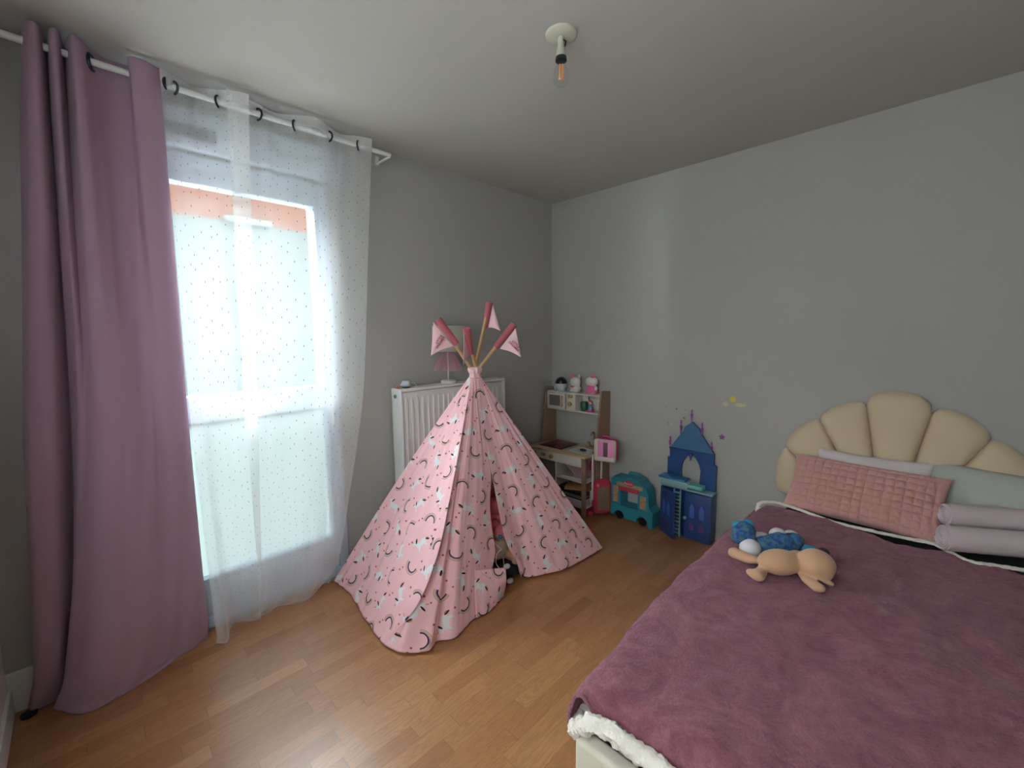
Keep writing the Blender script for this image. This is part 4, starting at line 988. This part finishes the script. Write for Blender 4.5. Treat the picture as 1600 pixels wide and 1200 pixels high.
# blanket
bl = thing('blanket', 'mauve plush blanket with white sherpa edges spread over the bed', 'blanket', (2.3, -1.2, .45))
def bsec(y):
    t = (y+2.1)/1.75   # 0 foot .. 1 head
    out = .045*math.sin(math.pi*min(1, max(0, t)))+.0
    hemz = .335+.06*t
    xl = 1.785-out
    top = .478
    return [(xl-.005, hemz), (xl-.012, hemz+.04), (xl, .43), (xl+.035, .465), (xl+.10, top), (2.0, top+.004), (2.15, top+.006), (2.3, top+.006), (2.5, top+.005), (2.66, top), (2.74, .468), (2.80, .44), (2.825, .39), (2.825, .34)]
ys = [-2.115, -2.09, -2.05, -1.95, -1.8, -1.6, -1.35, -1.1, -.85, -.65, -.5, -.44, -.41]
headf = lambda x: -.37-.12*min(1, max(0, (x-1.8)/.5))+.06*max(0, (x-2.45))
rows = []
for i, y in enumerate(ys):
    row = []
    for (x, z) in bsec(y):
        t = (y+2.115)/(2.115-.41)
        yy = -2.092+(headf(x)+2.092)*t
        if i == 0: z = min(z, .40) if x > 1.86 else z-.01
        if i == 1: z = min(z, .45)
        if i == 0: yy += .0
        row.append((x, yy, z))
    rows.append(row)
def dbl(u, v, p):
    return .012*noise.noise(V((p.x*4, p.y*2.2, 2)))+.008*noise.noise(V((p.x*13+p.y*4, p.y*6, 5)))+.004*noise.noise(V((p.x*60, p.y*60, p.z*60)))+.010*abs(noise.noise(V((p.x*8-p.y*3, p.y*3.0, 19))))+.007*abs(noise.noise(V((p.x*3+p.y*5, p.y*1.5-p.x*2, 9))))
bm = B(); loft(bm, rows, 220, 160, dbl)
obm = obj('cloth', bm, M_blanket, bl); solid(obm, .010, 0)
if sum(p.normal.z for p in obm.data.polygons) < 0: obm.data.flip_normals()
def fluffy(pts, r, name, n=90, flat=.6):
    pts = [V(p) for p in pts]; bm = B()
    P = [cr(pts, (len(pts)-1)*i/n) for i in range(n+1)]
    tube(bm, P, r, 14)
    for v in bm.verts:
        q = min(P, key=lambda a: (a-v.co).length_squared); d = v.co-q
        d.z *= flat
        v.co = q+d*(1+.35*noise.noise(v.co*55)+.2*noise.noise(v.co*130))
    return obj(name, bm, M_sherpa, bl)
fluffy([(1.778, -1.98, .35), (1.785, -2.06, .345), (1.805, -2.10, .36), (1.84, -2.118, .405), (1.88, -2.11, .43), (1.96, -2.108, .432), (2.1, -2.108, .43), (2.35, -2.108, .43), (2.6, -2.108, .43), (2.78, -2.106, .42)], .023, 'sherpa_edge', 220, .9)
hp = [hit(px, py, 2, .485) for px, py in ((1188, 786), (1210, 785), (1240, 793), (1300, 815), (1360, 829), (1420, 842), (1460, 850))]
hp2 = [V((2.56, -.50, .482)), V((2.66, -.47, .48)), V((2.76, -.44, .475)), V((2.81, -.44, .43))]
fluffy([(hp[0]+V((-.012, 0, -.06)))]+hp+hp2, .012, 'sherpa_edge', 200, .55)

# pillows
def pillow(w_, h, t, nx=60, nz=44, waffle=None, seed=0, pinch=.10):
    bm = B(); layers = []
    for sgn in (1, -1):
        g = []
        for i in range(nx+1):
            r_ = []
            for j in range(nz+1):
                a = -1+2*i/nx; b_ = -1+2*j/nz
                k = ((1-abs(a)**3.2)*(1-abs(b_)**3.2)); k = max(0, k)**.5
                x = a*w_/2*(1-pinch*(1-abs(b_)**2)*abs(a)**3*.5); z = b_*h/2*(1-pinch*(1-abs(a)**2)*abs(b_)**3*.5)
                y = t/2*k
                if waffle: y += waffle[2]*k*(abs(math.sin(math.pi*waffle[0]*(a+1)/2))**.6*abs(math.sin(math.pi*waffle[1]*(b_+1)/2))**.6-.5)
                y += .006*noise.noise(V((a*3+seed, b_*3, sgn)))*k
                r_.append(bm.verts.new((x, -sgn*y, z)))
            g.append(r_)
        layers.append(g)
        for i in range(nx):
            for j in range(nz): bm.faces.new((g[i][j], g[i+1][j], g[i+1][j+1], g[i][j+1]))
    bmesh.ops.remove_doubles(bm, verts=bm.verts, dist=.0004)
    return bm
def place(bm, M):
    for v in bm.verts: v.co = M @ v.co
    return bm
bm = place(pillow(.46, .34, .09, seed=1), Matrix.Translation(V((2.215, -.14, .60))) @ Matrix.Rotation(math.radians(-14), 4, 'X'))
tag(obj('white_pillow', bm, M_pilw), 'plain white pillow standing against the headboard behind the pink one', 'pillow')
bm = place(pillow(.50, .36, .13, seed=4), Matrix.Translation(V((2.66, -.155, .61))) @ Matrix.Rotation(math.radians(-8), 4, 'Z') @ Matrix.Rotation(math.radians(-24), 4, 'X'))
tag(obj('grey_pillow', bm, M_pilg), 'pale grey pillow at the right side of the headboard', 'pillow')
bm = place(pillow(.62, .32, .13, 200, 110, (17, 9, .016), 7), Matrix.Translation(V((2.195, -.27, .60))) @ Matrix.Rotation(math.radians(-4), 4, 'Z') @ Matrix.Rotation(math.radians(-38), 4, 'X'))
tag(obj('pink_pillow', bm, M_pinkfl), 'long rose pink pillow of fluffy squares lying in front of the headboard', 'pillow')
def bolster(name, a, b_, r, label):
    a, b_ = V(a), V(b_); d = (b_-a).normalized()
    t = thing(name, label, 'rolled blanket', ((a+b_)/2-V((0, 0, r))), 'rolled fleece blankets on the bed')
    bm = B(); n = 50; P = [a+d*(.006)]+[a.lerp(b_, i/n) for i in range(1, n)]+[b_]
    rs_ = [r*.8, r*.97]+[r*(1+.03*noise.noise(V((i*.3, r*50, 0)))) for i in range(2, n)]+[r*.8]
    tube(bm, P, rs_, 36)
    obj('roll', bm, M_roll, t)
    bm = B(); aa, bb, _ = frame_from(d); pts = []
    for k in range(60):
        th = k*.42; rr = r*.12+r*.80*k/59; pts.append(a+d*.004+(aa*math.cos(th)+bb*math.sin(th))*rr)
    tube(bm, pts, r*.075, 6); obj('spiral_end', bm, M_roll, t)
bolster('rolled_blanket', (2.485, -.475, .545), (2.84, -.285, .548), .052, 'front and lower of the two pale mauve rolled blankets at the right of the bed')
bolster('rolled_blanket', (2.485, -.375, .615), (2.84, -.195, .618), .046, 'back and upper of the two pale mauve rolled blankets at the right of the bed')

# plush toys on the bed
bz = .492
def bp_(px, py, z): return hit(px, py, 2, z)
tn = thing('tan_plush_dog', 'tan long-eared plush animal lying face down on the mauve blanket', 'plush toy', bp_(1220, 895, bz))
bm = B()
def chain(bm, pts, rs_, flat=.8):
    pts = [V(p) for p in pts]
    for i in range(len(pts)-1):
        for k in range(6):
            t = k/5; p = pts[i].lerp(pts[i+1], t); r_ = rs_[i]+(rs_[i+1]-rs_[i])*t
            ell(bm, (p.x, p.y, max(p.z, bz+r_*flat-.002)), (r_, r_, r_*flat), None, 14)
dR = V((RR.x, RR.y, 0)).normalized()
rx = dirrot(dR)
ell(bm, bp_(1218, 878, bz+.045), (.080, .054, .046), rx, 24)
ell(bm, bp_(1274, 882, bz+.052), (.066, .060, .056), rx, 24)
ell(bm, bp_(1244, 874, bz+.045), (.04, .034, .034), rx)
ell(bm, bp_(1284, 888, bz+.045), (.036, .045, .044), rx)
chain(bm, [bp_(1246, 888, bz+.025), bp_(1262, 906, bz+.015), bp_(1278, 918, bz+.012)], [.011, .022, .024], .6)
chain(bm, [bp_(1278, 902, bz+.03), bp_(1290, 908, bz+.02), bp_(1298, 912, bz+.015)], [.010, .013, .012], .6)
chain(bm, [bp_(1188, 876, bz+.03), bp_(1168, 872, bz+.02), bp_(1148, 864, bz+.02)], [.015, .025, .026], .8)
chain(bm, [bp_(1190, 888, bz+.02), bp_(1184, 894, bz+.02)], [.014, .016], .8)
chain(bm, [bp_(1172, 894, bz+.018), bp_(1184, 899, bz+.018), bp_(1190, 894, bz+.018)], [.015, .026, .02], .8)
remesh(obj('body', bm, M_tan, tn), .0035)
bm = B(); ell(bm, bp_(1287, 863, bz+.078), (.020, .020, .017)); obj('nose', bm, mat('brown_nose', (70, 44, 44), .6), tn)
bt = thing('blue_plush_turtle', 'blue and green mottled plush with white belly lying behind the tan plush', 'plush toy', bp_(1215, 860, bz))
bm = B()
ell(bm, bp_(1218, 852, bz+.045), (.085, .045, .05), rx, 24); ell(bm, bp_(1194, 852, bz+.045), (.04, .036, .038), rx)
ell(bm, bp_(1216, 841, bz+.075), (.03, .022, .026), rx); ell(bm, bp_(1240, 846, bz+.06), (.04, .035, .035), rx)
remesh(obj('body', bm, M_bplush, bt), .0035)
bm = B(); chain(bm, [bp_(1258, 856, bz+.045), bp_(1270, 858, bz+.045)], [.018, .014]); remesh(obj('flipper', bm, M_cyan, bt), .003)
bm = B(); ell(bm, bp_(1172, 856, bz+.04), (.042, .036, .036), rx); ell(bm, bp_(1190, 843, bz+.04), (.04, .04, .03), rx); remesh(obj('belly', bm, M_wplush, bt), .003, 1)
bm = B(); ell(bm, bp_(1215, 836, bz+.07), (.034, .03, .03), rx); ell(bm, bp_(1236, 839, bz+.06), (.032, .032, .028), rx); remesh(obj('face', bm, M_wplush, bt), .003, 1)
bm = B(); ell(bm, bp_(1232, 834.5, bz+.09), (.011, .008, .005), rx); obj('eye', bm, M_black, bt)
bm = B(); ell(bm, bp_(1162, 831, bz+.085), (.048, .04, .045), rx); ell(bm, bp_(1173, 841, bz+.07), (.022, .022, .022), rx); ell(bm, bp_(1155, 838, bz+.07), (.034, .034, .03), rx); remesh(obj('foot', bm, M_bplush, bt), .0035)
bm = B(); ell(bm, bp_(1154, 822, bz+.105), (.026, .024, .022), rx); ell(bm, bp_(1168, 818, bz+.115), (.024, .022, .018), rx); remesh(obj('foot_top', bm, M_cyan, bt), .003, 1)
